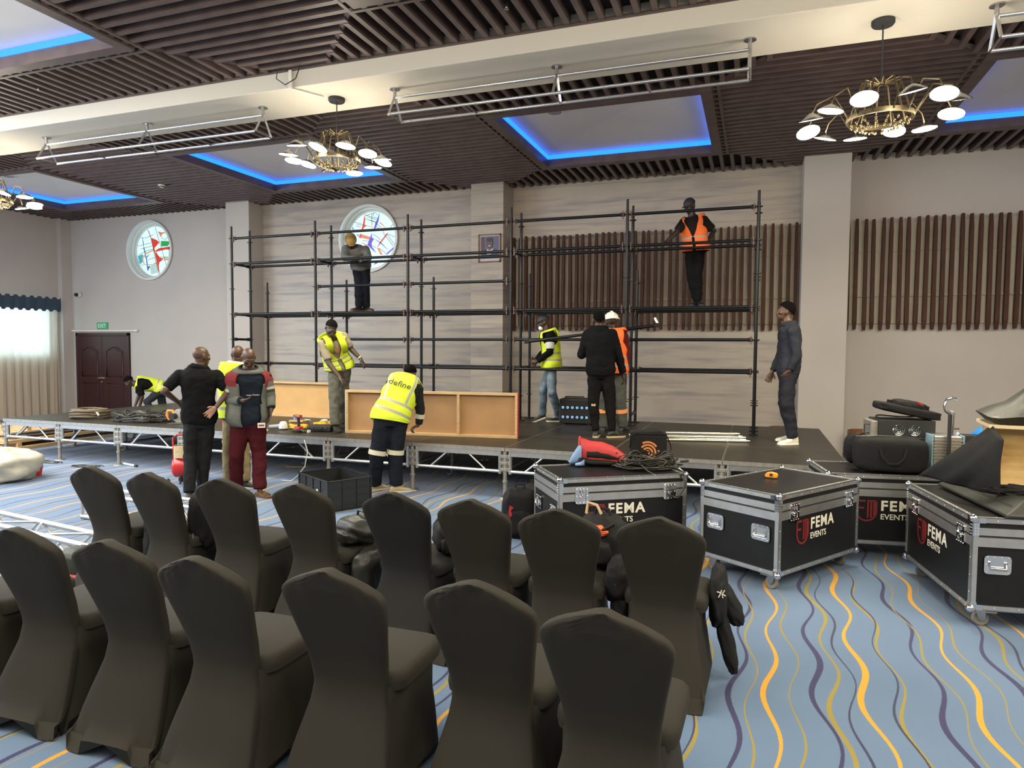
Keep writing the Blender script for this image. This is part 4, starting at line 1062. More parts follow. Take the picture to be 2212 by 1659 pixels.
    if vest:
        mv, tape, style = vest; n = 144; rows = 72; t0, t1 = -.10, 1.02; mb = MB()
        rr = [[q+V((0, 0, .018*max(0, min(1, (t0+(t1-t0)*i/rows-.8)/.15)))) for q in F.ring(t0+(t1-t0)*i/rows, 1.12, .034+.02*max(0, min(1, (t0+(t1-t0)*i/rows-.75)/.15))+.012*max(0, .3-(t0+(t1-t0)*i/rows)), n)] for i in range(rows+1)]
        o_ = len(mb.v); mb.v += [V(q)+V((.010*nz(q, 7), .010*nz(q, 7, 1), .004*nz(q, 8, 2))) for r in rr for q in r]
        for i in range(rows):
            tt = t0+(t1-t0)*(i+.5)/rows
            for j in range(n):
                ang = (360*(j+.5)/n-90+180) % 360-180          # 0 = front, +-180 = back
                sidea = min(abs(ang-90), abs(ang+90))
                arm = 0 if tt < .52 else min(46, (tt-.52)*240)
                if tt < .955 and sidea < arm: continue
                if tt > .35 and abs(ang) < (tt-.35)*42: continue
                if tt <= .35 and abs(ang) < 1.6+style.get('open', 0): continue
                m_ = 0
                if .10 < tt < .165 or .30 < tt < .365: m_ = 1
                if style.get('back') and tt > .36 and abs(ang) > 90 and 138-40*max(0, tt-.9) < abs(ang) < 148: m_ = 1
                if abs(sidea-arm) < 5 and tt > .5 and tt < .955 or tt < t0+.03: m_ = 2
                j2 = (j+1) % n; mb.f.append([o_+i*n+j, o_+i*n+j2, o_+(i+1)*n+j2, o_+(i+1)*n+j]); mb.m.append(m_)
        o = mb.build('safety_vest', [mv, tape, style.get('trim', mv)], t, smooth=180); q = o.modifiers.new('sm', 'SMOOTH'); q.factor = .6; q.iterations = 10; q = o.modifiers.new('s', 'SOLIDIFY'); q.thickness = .006; q.offset = 1
        for s in ('LR' if style.get('strap') else ''):
            sh = J['sh'+s]; sg = 1 if (sh-F.spine(.9)).dot(F.side) > 0 else -1; sd = F.side*sg
            o1 = .112*1.12*bw+.045; up_ = F.up
            q0 = F.spine(.50)+F.f*(o1-.012)+sd*.105; q1 = F.spine(.80)+F.f*(o1+.012)+sd*.098; tp = F.spine(1.0).lerp(sh, .52)+up_*.088; q2 = F.spine(.82)-F.f*(o1+.004)+sd*.10; q3 = F.spine(.66)-F.f*(o1-.006)+sd*.105
            a1 = q1.lerp(tp, .55)+F.f*.035+up_*.012; a2 = q2.lerp(tp, .55)-F.f*.03+up_*.012
            MB().path([q0, q1, a1, tp, a2, q2, q3], .046, 12, e=(1, .16), refup=sd).build('vest_strap', mv, o, smooth=180)
        if style.get('word'):
            tt = .70; c = F.ring(tt, 1.12, .052, n); bk = c[int(n*.75)]; d = (F.spine(tt+.02)-F.spine(tt-.02)).normalized(); xd = (c[int(n*.75)+12]-c[int(n*.75)-12]).normalized()
            if xd.x < 0: xd = -xd
            yd = (d-xd*d.dot(xd)).normalized(); nn = xd.cross(yd)
            text('lettering', style['word'], .108, mBlackM, t, frame(bk+nn*.016-yd*.03, xd, yd), align='CENTER', sx=1.12, ext=.004)
    if shoes:
        for s, a in zip('LR', feet):
            if a is not None: shoe(t, J['an'+s], J['an'+s].z-.09, a, shoes[0], shoes[1], tip=tips[0 if s == 'L' else 1], sandal=sandal)
    HM = F.HM
    if hair:
        mb = MB(); n = 28; rows = 14; R_ = hair if isinstance(hair, tuple) else (.0765, .0975, .0865); o_ = 0
        for i in range(rows+1):
            th = PI*i/rows*.62
            for j in range(n):
                ph = 2*PI*j/n; k = max(0, math.sin(ph)); drop = .62-.22*math.sin(ph)
                tq = th*drop/.75
                q = V((R_[0]*math.sin(tq)*math.cos(ph), R_[1]*math.sin(tq)*math.sin(ph), R_[2]*math.cos(tq))); q *= 1+.02*nz(q, 60)
                mb.v.append(F.H(0, -.012, .032)+HM @ q)
        for i in range(rows):
            for j in range(n):
                j2 = (j+1) % n; mb.f.append([i*n+j, (i+1)*n+j, (i+1)*n+j2, i*n+j2]); mb.m.append(0)
        o = mb.build('hair', mHair, t, smooth=180); q = o.modifiers.new('s', 'SOLIDIFY'); q.thickness = .006; q.offset = 0
    if hat:
        kind, hm, br = hat; mb = MB(); n = 32; rx, ry_, rz_ = {'helmet': (.105, .128, .115), 'bigcap': (.105, .125, .115)}.get(kind, (.084, .106, .098))
        rings = []
        for i in range(12):
            th = PI/2*(1-i/11)
            if i == 11: th = .02
            rings.append([F.H(0, -.012, .035)+HM @ V((rx*math.sin(th)*math.cos(2*PI*j/n), ry_*math.sin(th)*math.sin(2*PI*j/n), rz_*math.cos(th)-.004)) for j in range(n)])
        mb.loft(rings, cap=True); o = mb.build('hard_hat' if kind == 'helmet' else 'cap', hm, t, smooth=180)
        mb = MB()
        if kind == 'helmet':
            mb.path([F.H(rx*1.05*math.cos(2*PI*j/40), -.012+ry_*(1.06+(.12 if math.sin(2*PI*j/40) > 0 else 0)*math.sin(2*PI*j/40))*math.sin(2*PI*j/40), .030) for j in range(40)], .007, 8, closed=True)
            mb.path([F.H(0, -.012+ry_*math.cos(a)*1.01, .035+rz_*math.sin(a)*1.02) for a in [PI*k/14 for k in range(1, 14)]], .008, 8)
            mb.build('brim', hm, o, smooth=60)
        else:
            s = 1 if br == 'front' else -1; pts = []
            for k in range(9): a = PI*(k/8); pts.append((.075*math.cos(a), s*(.075+.075*math.sin(a))))
            top_ = [F.H(x, y-.012, .045-.010*abs(x)/.075) for x, y in pts]; m2 = MB(); m2.add(top_+[q-HM @ V((0, 0, .006)) for q in top_], [list(range(9)), list(range(9, 18))[::-1]]+[(i, i+9, (i+1) % 9+9, (i+1) % 9) for i in range(9)])
            m2.build('peak', hm, o)
    if extra: extra(t, F)
    return t
def bands(m, lst):
    def fn(t, F):
        for (a, b, k, r) in lst:
            p = F.J[a].lerp(F.J[b], k); d = (F.J[b]-F.J[a]).normalized()
            MB().path([p-d*.028, p+d*.028], [r, r], 20).build('reflective_band', m, t, smooth=60)
    return fn
POSE = {
    'polo': ((-6.20, 6.35), 0.00, 44.3, {'head': (-0.004, 0.000, 1.678), 'neck': (-0.031, 0.000, 1.529), 'pel': (-0.038, 0.000, 0.952), 'shL': (-0.246, 0.030, 1.448), 'shR': (0.159, -0.030, 1.446), 'elL': (-0.406, -0.050, 1.275), 'wrL': (-0.269, 0.120, 1.135), 'hdL': (-0.222, 0.180, 1.084), 'elR': (0.281, -0.120, 1.260), 'wrR': (0.145, -0.200, 1.087), 'hdR': (0.049, -0.220, 0.994), 'hipL': (-0.113, 0.000, 0.917), 'hipR': (0.037, 0.000, 0.917), 'knL': (-0.144, 0.000, 0.514), 'knR': (0.016, 0.020, 0.514), 'anL': (-0.157, -0.175, 0.090), 'anR': (-0.024, 0.026, 0.090)}),
    'phone': ((-5.62, 6.75), 0.00, 39.8, {'head': (-0.180, -0.060, 1.664), 'neck': (-0.183, 0.000, 1.506), 'pel': (-0.197, -0.000, 0.947), 'shL': (-0.381, -0.000, 1.413), 'shR': (0.011, -0.000, 1.426), 'elL': (-0.394, -0.030, 1.148), 'wrL': (-0.249, -0.220, 1.159), 'hdL': (-0.156, -0.260, 1.193), 'elR': (0.061, -0.020, 1.183), 'wrR': (0.069, -0.100, 1.043), 'hdR': (0.052, -0.120, 0.921), 'hipL': (-0.275, -0.000, 0.912), 'hipR': (-0.113, -0.000, 0.912), 'knL': (-0.331, -0.030, 0.511), 'knR': (-0.080, -0.030, 0.511), 'anL': (-0.346, 0.107, 0.090), 'anR': (-0.073, -0.158, 0.090)}),
    'behind': ((-6.15, 7.00), 0.00, 41.3, {'head': (-0.070, -0.000, 1.696), 'neck': (-0.089, -0.000, 1.561), 'pel': (-0.098, -0.000, 0.952), 'shL': (-0.231, -0.000, 1.461), 'shR': (0.098, -0.000, 1.477), 'elL': (-0.199, 0.120, 1.225), 'wrL': (-0.131, 0.300, 1.121), 'hdL': (-0.093, 0.380, 1.102), 'elR': (0.112, 0.060, 1.223), 'wrR': (0.092, -0.000, 1.018), 'hdR': (0.090, -0.020, 0.900), 'hipL': (-0.159, -0.000, 0.917), 'hipR': (-0.027, -0.000, 0.917), 'knL': (-0.202, -0.000, 0.514), 'knR': (-0.021, -0.020, 0.514), 'anL': (-0.204, 0.083, 0.090), 'anR': (-0.004, -0.151, 0.090)}),
    'reach': ((-5.55, 8.28), 0.61, 33.8, {'head': (-0.141, -0.220, 1.451), 'neck': (-0.137, -0.100, 1.299), 'pel': (-0.034, 0.100, 0.920), 'shL': (-0.256, -0.140, 1.233), 'shR': (0.034, -0.020, 1.334), 'elL': (-0.169, -0.220, 0.957), 'wrL': (-0.033, -0.300, 0.780), 'hdL': (0.022, -0.340, 0.711), 'elR': (0.135, 0.000, 1.158), 'wrR': (0.256, -0.050, 1.033), 'hdR': (0.313, -0.070, 0.947), 'hipL': (-0.106, 0.080, 0.886), 'hipR': (0.043, 0.120, 0.886), 'knL': (-0.112, -0.060, 0.498), 'knR': (0.015, 0.200, 0.498), 'anL': (-0.095, -0.160, 0.090), 'anR': (-0.006, 0.317, 0.090)}),
    'define': ((-4.35, 7.25), 0.00, 31.0, {'head': (0.405, 0.300, 1.461), 'neck': (0.360, 0.200, 1.359), 'pel': (0.153, 0.000, 0.936), 'shL': (0.175, 0.200, 1.325), 'shR': (0.492, 0.170, 1.267), 'elL': (0.097, 0.420, 1.170), 'wrL': (0.207, 0.620, 1.081), 'hdL': (0.283, 0.720, 1.061), 'elR': (0.534, 0.200, 0.981), 'wrR': (0.512, 0.220, 0.814), 'hdR': (0.446, 0.200, 0.782), 'hipL': (0.069, -0.000, 0.901), 'hipR': (0.254, 0.000, 0.901), 'knL': (-0.006, -0.020, 0.505), 'knR': (0.214, 0.000, 0.505), 'anL': (-0.036, 0.173, 0.090), 'anR': (0.219, 0.013, 0.090)}),
    'cap': ((-6.90, 10.72), 2.41, 32.8, {'head': (-0.067, -0.300, 1.267), 'neck': (-0.012, -0.200, 1.170), 'pel': (0.117, -0.000, 0.867), 'shL': (-0.149, -0.160, 1.129), 'shR': (0.191, -0.140, 1.145), 'elL': (-0.171, -0.380, 0.969), 'wrL': (0.019, -0.460, 0.933), 'hdL': (0.098, -0.460, 0.936), 'elR': (0.243, -0.360, 0.986), 'wrR': (0.066, -0.460, 0.919), 'hdR': (-0.021, -0.460, 0.916), 'hipL': (0.051, 0.000, 0.834), 'hipR': (0.191, -0.000, 0.834), 'knL': (0.081, -0.100, 0.496), 'knR': (0.188, -0.080, 0.499), 'anL': (0.081, 0.020, 0.139), 'anR': (0.197, 0.060, 0.144)}),
    'jeans': ((-3.08, 10.20), 0.61, 16.8, {'head': (-0.055, -0.000, 1.594), 'neck': (0.004, -0.000, 1.449), 'pel': (0.074, -0.000, 0.942), 'shL': (0.047, -0.170, 1.374), 'shR': (0.012, 0.170, 1.380), 'elL': (0.049, -0.220, 1.139), 'wrL': (-0.142, -0.160, 0.987), 'hdL': (-0.207, -0.140, 0.972), 'elR': (-0.038, 0.180, 1.152), 'wrR': (-0.169, 0.120, 1.004), 'hdR': (-0.227, 0.100, 0.989), 'hipL': (0.074, -0.090, 0.906), 'hipR': (0.060, 0.090, 0.906), 'knL': (0.084, -0.120, 0.513), 'knR': (-0.054, 0.100, 0.528), 'anL': (0.202, 0.274, 0.100), 'anR': (-0.060, 0.322, 0.130)}),
    'hoodie': ((-2.02, 8.95), 0.61, 12.7, {'head': (0.042, 0.030, 1.570), 'neck': (0.043, 0.000, 1.446), 'pel': (0.069, -0.000, 0.904), 'shL': (-0.104, 0.000, 1.371), 'shR': (0.216, 0.000, 1.378), 'elL': (-0.188, 0.040, 1.109), 'wrL': (-0.117, 0.260, 1.121), 'hdL': (-0.067, 0.340, 1.159), 'elR': (0.312, 0.020, 1.088), 'wrR': (0.373, 0.080, 0.857), 'hdR': (0.388, 0.100, 0.756), 'hipL': (0.002, 0.000, 0.870), 'hipR': (0.149, 0.000, 0.870), 'knL': (-0.019, 0.000, 0.490), 'knR': (0.203, 0.000, 0.490), 'anL': (0.017, -0.026, 0.090), 'anR': (0.232, -0.041, 0.090)}),
    'helmet': ((-1.96, 9.45), 0.61, 11.7, {'head': (0.043, -0.000, 1.563), 'neck': (0.070, -0.000, 1.440), 'pel': (0.066, -0.000, 0.899), 'shL': (-0.070, -0.000, 1.355), 'shR': (0.219, -0.000, 1.363), 'elL': (-0.081, 0.100, 1.114), 'wrL': (-0.044, 0.280, 1.247), 'hdL': (-0.032, 0.340, 1.315), 'elR': (0.268, -0.000, 1.097), 'wrR': (0.246, -0.000, 0.837), 'hdR': (0.241, -0.020, 0.747), 'hipL': (-0.011, -0.000, 0.865), 'hipR': (0.144, -0.000, 0.865), 'knL': (-0.052, -0.020, 0.487), 'knR': (0.187, -0.000, 0.487), 'anL': (-0.041, 0.017, 0.090), 'anR': (0.220, 0.068, 0.090)}),
    'orange': ((-0.93, 10.74), 2.41, 5.0, {'head': (-0.062, -0.050, 1.552), 'neck': (-0.018, -0.030, 1.387), 'pel': (0.035, -0.000, 0.920), 'shL': (-0.132, -0.050, 1.326), 'shR': (0.146, -0.000, 1.344), 'elL': (-0.250, -0.160, 1.152), 'wrL': (-0.381, -0.240, 1.012), 'hdL': (-0.427, -0.250, 0.964), 'elR': (0.299, 0.060, 1.188), 'wrR': (0.192, -0.080, 0.983), 'hdR': (0.112, -0.120, 0.938), 'hipL': (-0.040, -0.000, 0.886), 'hipR': (0.104, -0.000, 0.886), 'knL': (-0.027, -0.050, 0.518), 'knR': (0.075, -0.080, 0.516), 'anL': (0.061, -0.000, 0.130), 'anR': (0.088, -0.050, 0.126)}),
    'jumpsuit': ((0.39, 9.20), 0.61, -2.4, {'head': (-0.045, 0.000, 1.664), 'neck': (-0.009, 0.000, 1.513), 'pel': (0.002, 0.000, 0.952), 'shL': (0.052, -0.180, 1.415), 'shR': (-0.045, 0.180, 1.437), 'elL': (0.101, -0.200, 1.121), 'wrL': (0.022, -0.200, 0.938), 'hdL': (-0.014, -0.180, 0.885), 'elR': (-0.088, 0.200, 1.134), 'wrR': (-0.187, 0.160, 0.907), 'hdR': (-0.224, 0.150, 0.816), 'hipL': (0.008, -0.090, 0.917), 'hipR': (-0.003, 0.090, 0.917), 'knL': (0.001, -0.100, 0.514), 'knR': (-0.027, 0.100, 0.524), 'anL': (0.076, -0.027, 0.090), 'anR': (0.071, 0.154, 0.110)}),
    'bender': ((-12.35, 10.95), 0.00, 48.4, {'head': (-0.224, -0.000, 1.050), 'neck': (-0.104, 0.000, 0.999), 'pel': (0.358, 0.000, 0.900), 'shL': (-0.037, -0.160, 0.917), 'shR': (-0.044, 0.160, 0.980), 'elL': (0.011, -0.160, 0.719), 'wrL': (-0.045, -0.120, 0.501), 'hdL': (-0.073, -0.120, 0.384), 'elR': (-0.049, 0.160, 0.740), 'wrR': (-0.123, 0.140, 0.524), 'hdR': (-0.151, 0.120, 0.406), 'hipL': (0.373, -0.090, 0.864), 'hipR': (0.360, 0.090, 0.865), 'knL': (0.105, -0.140, 0.616), 'knR': (0.406, 0.100, 0.468), 'anL': (0.202, -0.120, 0.244), 'anR': (0.455, 0.120, 0.108)}),
}
def P_(n): return POSE[n]
blk = fab((.0055, .0055, .0065)); blkT = mat('washed_black_denim', (.016, .017, .019), .8, spec=.12, var=.4, vs=9, bump=.1); navy = fab((.013, .016, .024)); khaki = fab((.27, .21, .115))
burg = fab((.062, .008, .012)); jeansM = mat('ripped_blue_jeans', (.06, .11, .17), .8, col2=(.22, .28, .33), vs=9); tanT = fab((.30, .26, .18)); olive = mat('paint_stained_trousers', (.055, .055, .042), .8, col2=(.13, .125, .095), vs=14)
greyH = fab((.17, .175, .17)); workG = fab((.085, .088, .075)); mWhiteShoe = mat('white_leather', (.80, .76, .66), .5); mShoeB = mat('black_shoe', (.015, .015, .015), .5); mSoleT = mat('tan_sole', (.5, .38, .22), .7)
mSoleW = mat('pale_sole', (.6, .55, .45), .6); mSandal = mat('brown_leather', (.12, .055, .02), .6)
A, g, r, J = P_('polo')
person(A, g, r, J, 'person seen from behind in black polo shirt and dark jeans, hand on back', 165, 120, 4, 1.05, MDSK, top=blk, pants=blkT, shoes=(mShoeB, mSoleW), sleeve='short', hands=('relax', 'body'), handsR=('open', 'cam'), feet=(170, 150), palm='R', coll=blk, tuck=.15)
A, g, r, J = P_('behind')
def white_collar(t, F): 
    mb = MB(); mb.loft([F.ring(1.0, 1.25, .018, 24), F.ring(1.08, 1.35, .014, 24)], cap=False); o = mb.build('collar', mat('white_cotton', (.7, .7, .68), .8), t, smooth=60); q = o.modifiers.new('s', 'SOLIDIFY'); q.thickness = .008
person(A, g, r, J, 'person mostly hidden behind the phone user, yellow vest and khaki trousers', 160, 165, 5, 1.0, MDSK, top=fab((.10, .10, .11)), vest=(mHi, mRefl, {}), pants=khaki, shoes=(mShoeB, mSoleW), feet=(150, 60), extra=white_collar)
A, g, r, J = P_('phone')
def phone(t, F):
    p = (F.J['hdL']); mb = MB(); mb.box(p+V((.02, -.03, .045)), (.15, .075, .009), M=Matrix.Rotation(.35, 3, 'Z') @ Matrix.Rotation(-.25, 3, 'X')); 
    return p
T = person(A, g, r, J, 'bald person in grey and red jacket looking down at a phone', 8, 12, 34, 1.16, MDSK, top=fab((.013, .019, .030)), pants=burg, shoes=(mSandal, mSandal), jacket=(fab((.13, .135, .12)), fab((.19, .03, .035)), fab((.48, .44, .34))),
       hands=('relax', 'up'), handsR=('relax', 'body'), feet=(20, 35), sleeve='long', pr=(.11, .090, .078), sandal=True, tlen=-.18, coll=fab((.022, .030, .042)))
def badge(T, F=None):
    mb = MB(); mb.box((-.045, -.19, .86), (.085, .004, .06)); b_ = mb.build('id_badge', mat('badge_card', (.75, .68, .62), .5), T); MB().box((-.045, -.1935, .86), (.06, .003, .018)).build('badge_print', mRed, b_); MB().path([(-.045, -.19, .89), (-.04, -.16, .96)], .003, 6).build('lanyard', mBlackM, b_)
badge(T)
A, g, r, J = P_('phone'); a_ = math.radians(r); hp = V(J['hdL']); pw = V((A[0]+hp.x*math.cos(a_)-hp.y*math.sin(a_), A[1]+hp.x*math.sin(a_)+hp.y*math.cos(a_), hp.z))
t = thing('smartphone', 'smartphone held by the bald person in the zip jacket', 'phone', pw+V((.0, -.01, .03)), a_+.3)
MB().box((.03, 0, 0), (.15, .075, .009)).build('case', mBlackS, t, bevel=.003); MB().box((.03, 0, .0055), (.142, .068, .001)).build('screen', mat('phone_screen', (.1, .1, .11), .2, emit=(.7, .75, .8), es=.6), t)
A, g, r, J = P_('reach')
def band(t, F):
    w, e = F.J['wrR'], F.J['elR']; d = (w-e).normalized(); MB().path([w-d*.02, w-d*.005], [.031, .031], 16).build('wristband', mSoleW, t, smooth=60)
    MB().ell(F.spine(.62)+F.f*.148, (.045, .006, .055), M=Matrix((F.side, F.f, V((0, 0, 1)))).transposed(), nu=14, nv=8).build('shirt_print', fab((.30, .13, .06)), t, smooth=180)
person(A, g, r, J, 'person in yellow vest and beige t-shirt standing on stage left of the long panel', 20, 22, 38, .92, (.062, .038, .026), top=tanT, vest=(mHi, mRefl, {'trim': fab((.03, .03, .02)), 'open': 4, 'strap': 1}), pants=olive, shoes=(fab((.035, .032, .026)), fab((.03, .03, .03))), sleeve='short', feet=(15, 10), hair=True, hands=('relax', 'down'), extra=band, tuck=.16, hr=-8, sr=.90)
A, g, r, J = P_('define')
def ear(t, F): bands(mReflL, [('hipL', 'knL', .99, .108), ('hipR', 'knR', .99, .108), ('elR', 'wrR', .30, .066)])(t, F)
person(A, g, r, J, 'person bending to the stage, seen from behind, yellow vest lettered define', 172, 150, 30, 1.08, MDSK, top=fab((.022, .024, .026)), vest=(mHi, mRefl, {'word': 'define', 'trim': mHi, 'back': 1}), pants=navy, shoes=(mSoleT, mReflL), hair=True, hands=('grip', 'down'), feet=(120, 100), extra=ear, pr=(.112, .095, .082), sr=1.1, hr=8)
A, g, r, J = P_('cap')
def knee_tag(t, F):
    bands(fab((.30, .28, .24)), [('hipL', 'anL', .66, .075), ('hipR', 'anR', .66, .075)])(t, F)
    p = F.J['hipL'].lerp(F.J['anL'], .52); MB().box(p+V((.03, -.078, 0)), (.025, .008, .16)).build('red_patch', mRed, t)
person(A, g, r, J, 'person in tan cap and grey hoodie leaning over the left scaffolding rail', 5, 5, 62, .95, DKSK, top=greyH, pants=fab((.012, .013, .020)), shoes=(mShoeB, mSandal), hat=('bigcap', fab((.42, .28, .10)), 'front'), hands=('relax', 'down'), feet=(-50, 40), extra=knee_tag, pr=(.098, .085, .078), sr=1.15, tlen=-.2)
A, g, r, J = P_('jeans')
def mask(t, F): 
    MB().ell(F.H(0, .066, -.066), (.050, .042, .044), M=F.HM, nu=16, nv=10).build('face_mask', mat('white_mask', (.75, .75, .74), .8), t, smooth=180)
    for s in 'L':
        p = F.J['sh'+s].lerp(F.J['el'+s], .62); d = (F.J['el'+s]-F.J['sh'+s]).normalized(); MB().path([p-d*.05, p+d*.05], [.070, .066], 18).build('white_sleeve_band', mat('white_cotton', (.6, .6, .6), .8), t, smooth=60)
person(A, g, r, J, 'person in profile with black cap, face mask, yellow vest and ripped blue jeans', -82, -80, 20, .92, DKSK, top=blk, vest=(mHi, mRefl, {}), pants=jeansM, shoes=(mShoeB, mSoleW), hat=('cap', mBlackM, 'front'), hands=('grip', 'body'), feet=(-75, -95), tips=(0, 22), extra=mask, pr=(.090, .072, .060))
A, g, r, J = P_('hoodie')
def hood(t, F):
    mb = MB(); c = F.neck-F.f*.06; mb.ell(c+V((0, 0, -.02)), (.115, .07, .075), nu=20, nv=12); mb.path([F.neck+V((.10*math.cos(a), .075*math.sin(a), .02)) for a in [2*PI*k/16 for k in range(16)]], .03, 10, closed=True)
    mb.build('hood', blk, t, smooth=180); MB().box(F.J['knL']+V((.0, -.078, -.05)), (.055, .006, .03)).build('trouser_patch', mSoleT, t)
person(A, g, r, J, 'person seen from behind in black hoodie and black joggers on stage', 178, 185, 0, 1.02, DKSK, top=blk, pants=fab((.007, .0065, .007)), shoes=(mShoeB, mSoleT), hair=True, hands=('relax', 'body'), feet=(175, 120), extra=hood, pr=(.102, .080, .052), sr=1.1)
A, g, r, J = P_('helmet')
def hb(t, F): bands(mat('orange_band', (.85, .33, .12), .6), [('knL', 'anL', .42, .089), ('knR', 'anR', .42, .089)])(t, F)
person(A, g, r, J, 'person in white hard hat and orange vest behind the black hoodie', 170, 200, 10, 1.0, DKSK, top=fab((.10, .012, .014)), vest=(mHiO, mRefl, {}), pants=workG, shoes=(mShoeB, mBlackM), hat=('helmet', mat('white_helmet', (.80, .78, .68), .3), 'front'), feet=(170, 160), extra=hb, pr=(.104, .088, .074))
A, g, r, J = P_('orange')
person(A, g, r, J, 'person in black cap and orange vest standing high on the right scaffolding', -8, -35, 32, .92, (.03, .017, .012), top=fab((.018, .015, .013)), vest=(mHiO, mRefl, {'open': 1}), pants=fab((.006, .0065, .007)), shoes=(mBlackS, mBlackM), hat=('cap', mBlackM, 'front'), sleeve='short', hands=('grip', 'down'), feet=(-25, 20), pr=(.088, .068, .056))
A, g, r, J = P_('jumpsuit')
def pocket(t, F):
    for (z, s) in ((1.29, 1), (1.02, 1)): pass
    mb = MB(); c = F.ring(1.0, 1.2, .02, 24); mb.loft([F.ring(.98, 1.12, .012, 32), F.ring(1.05, 1.2, .012, 32)], cap=False); o = mb.build('collar', fab((.030, .032, .042)), t, smooth=60); q = o.modifiers.new('s', 'SOLIDIFY'); q.thickness = .006
person(A, g, r, J, 'person in dark grey outfit and white trainers at the right end of the stage', -78, -84, -6, .98, MDSK, top=fab((.030, .032, .042)), pants=fab((.023, .024, .032)), shoes=(mWhiteShoe, mWhiteShoe), hair=(.082, .104, .104), hands=('relax', 'body'), feet=(-55, -75), extra=pocket, pr=(.098, .084, .068), tlen=-.34, sr=1.08)
A, g, r, J = P_('bender')
person(A, g, r, J, 'person in yellow vest bending down beyond the left end of the stage', -88, -85, 50, .95, DKSK, top=blk, vest=(mHi, mRefl, {}), pants=fab((.03, .035, .04)), shoes=(mShoeB, mBlackM), hair=True, hands=('relax', 'down'), feet=(-80, -80), sleeve='short', tips=(0, 0))
# ---------------------------------------------------------------- loose objects
def blob(c, r, amp=.1, fr=4, k=0, ex=.6, n=40, m=24, flat=None, M=None):
    mb = MB(); rg = []
    P = lambda v, e: math.copysign(abs(v)**e, v)
    for i in range(m+1):
        th = PI*i/m; st = max(math.sin(th), .02)
        row = []
        for j in range(n):
            ph = 2*PI*j/n; q = V((P(math.cos(ph), ex)*P(st, ex), P(math.sin(ph), ex)*P(st, ex), P(math.cos(th), ex)))
            s = 1+amp*nz(q*fr, 1, k)+amp*.5*nz(q*fr*2.7, 1, k+1)
            q = V((q.x*r[0]*s, q.y*r[1]*s, q.z*r[2]*s))
            if M: q = M @ q
            q = q+V(c)
            if flat is not None and q.z < flat: q.z = flat+.001*(j % 3)
            row.append(q)
        rg.append(row)
    mb.loft(rg); return mb
def rbox(c, d, M=None): return MB().box(c, d, M=M)
def tangle(n, R, z0, zr, seed, loops=8, sq=.5, jump=.25):
    rr = random.Random(seed); pts = []; cx = cy = 0; 
    for i in range(n):
        a = 2*PI*i/loops
        if i % loops == 0: cx, cy = rr.uniform(-jump, jump)*R, rr.uniform(-jump, jump)*R*sq; rad = R*rr.uniform(.55, 1.0)
        pts.append(V((cx+rad*math.cos(a), cy+sq*rad*math.sin(a), z0+zr*(.5+.5*rr.uniform(-1, 1))*(i/n))))
    out = []
    for i in range(len(pts)-1):
        p0, p1, p2, p3 = pts[max(i-1, 0)], pts[i], pts[i+1], pts[min(i+2, len(pts)-1)]
        for q in range(4):
            t = q/4; out.append(.5*((2*p1)+(p2-p0)*t+(2*p0-5*p1+4*p2-p3)*t*t+(3*p1-p0-3*p2+p3)*t**3))
    return out
cloth = mat('black_nylon', (.011, .011, .012), .75, spec=.25, var=.3, vs=9, bump=.2, bs=90)
leather = mat('black_leather', (.016, .016, .013), .5, var=.3, vs=9, bump=.1, bs=30)
mCable = mat('black_cable', (.03, .027, .02), .4)

# timber-framed panels standing on the stage
def panel(x, y, rz, L_, bays, lab, hb, ends, z=DK, H_=.60):
    t = thing('stage_flat', lab, 'panel', (x, y, z), rz, 'timber framed panels on the stage')
    MB().box2((.0, .055, .0), (L_, .064, H_)).build('hardboard', hb, t)
    b = .035
    for z0, z1 in ((0, b), (H_-b, H_)): MB().box2((0, 0, z0), (L_, .055, z1)).build('frame_rail', mPine, t, bevel=.002)
    for k in range(bays+1):
        xx = min(max(L_*k/bays-b/2, 0), L_-b); MB().box2((xx, .001, b), (xx+b, .054, H_-b)).build('frame_stud', mPine, t, bevel=.002)
    MB().box2((-.005, -.002, .0), (0, .066, H_)).build('left_edge', ends[0], t); MB().box2((L_, -.002, 0), (L_+.005, .066, H_)).build('right_edge', ends[1], t)
    if ends[1] == mRedP: MB().box2((0, .064, 0), (L_, .072, H_)).build('red_face', mRedP, t)
    return t
panel(-5.34, 8.05, math.radians(7.5), 2.44, 3, 'long timber-framed hardboard panel with red end, in front on the stage', mMdf, (mFrameW, mRedP))
panel(-8.98, 9.55, math.radians(1), 2.55, 1, 'orange-brown framed panel standing further back, left of the beige t-shirt person', mMdf2, (mFrameW, mFrameW))

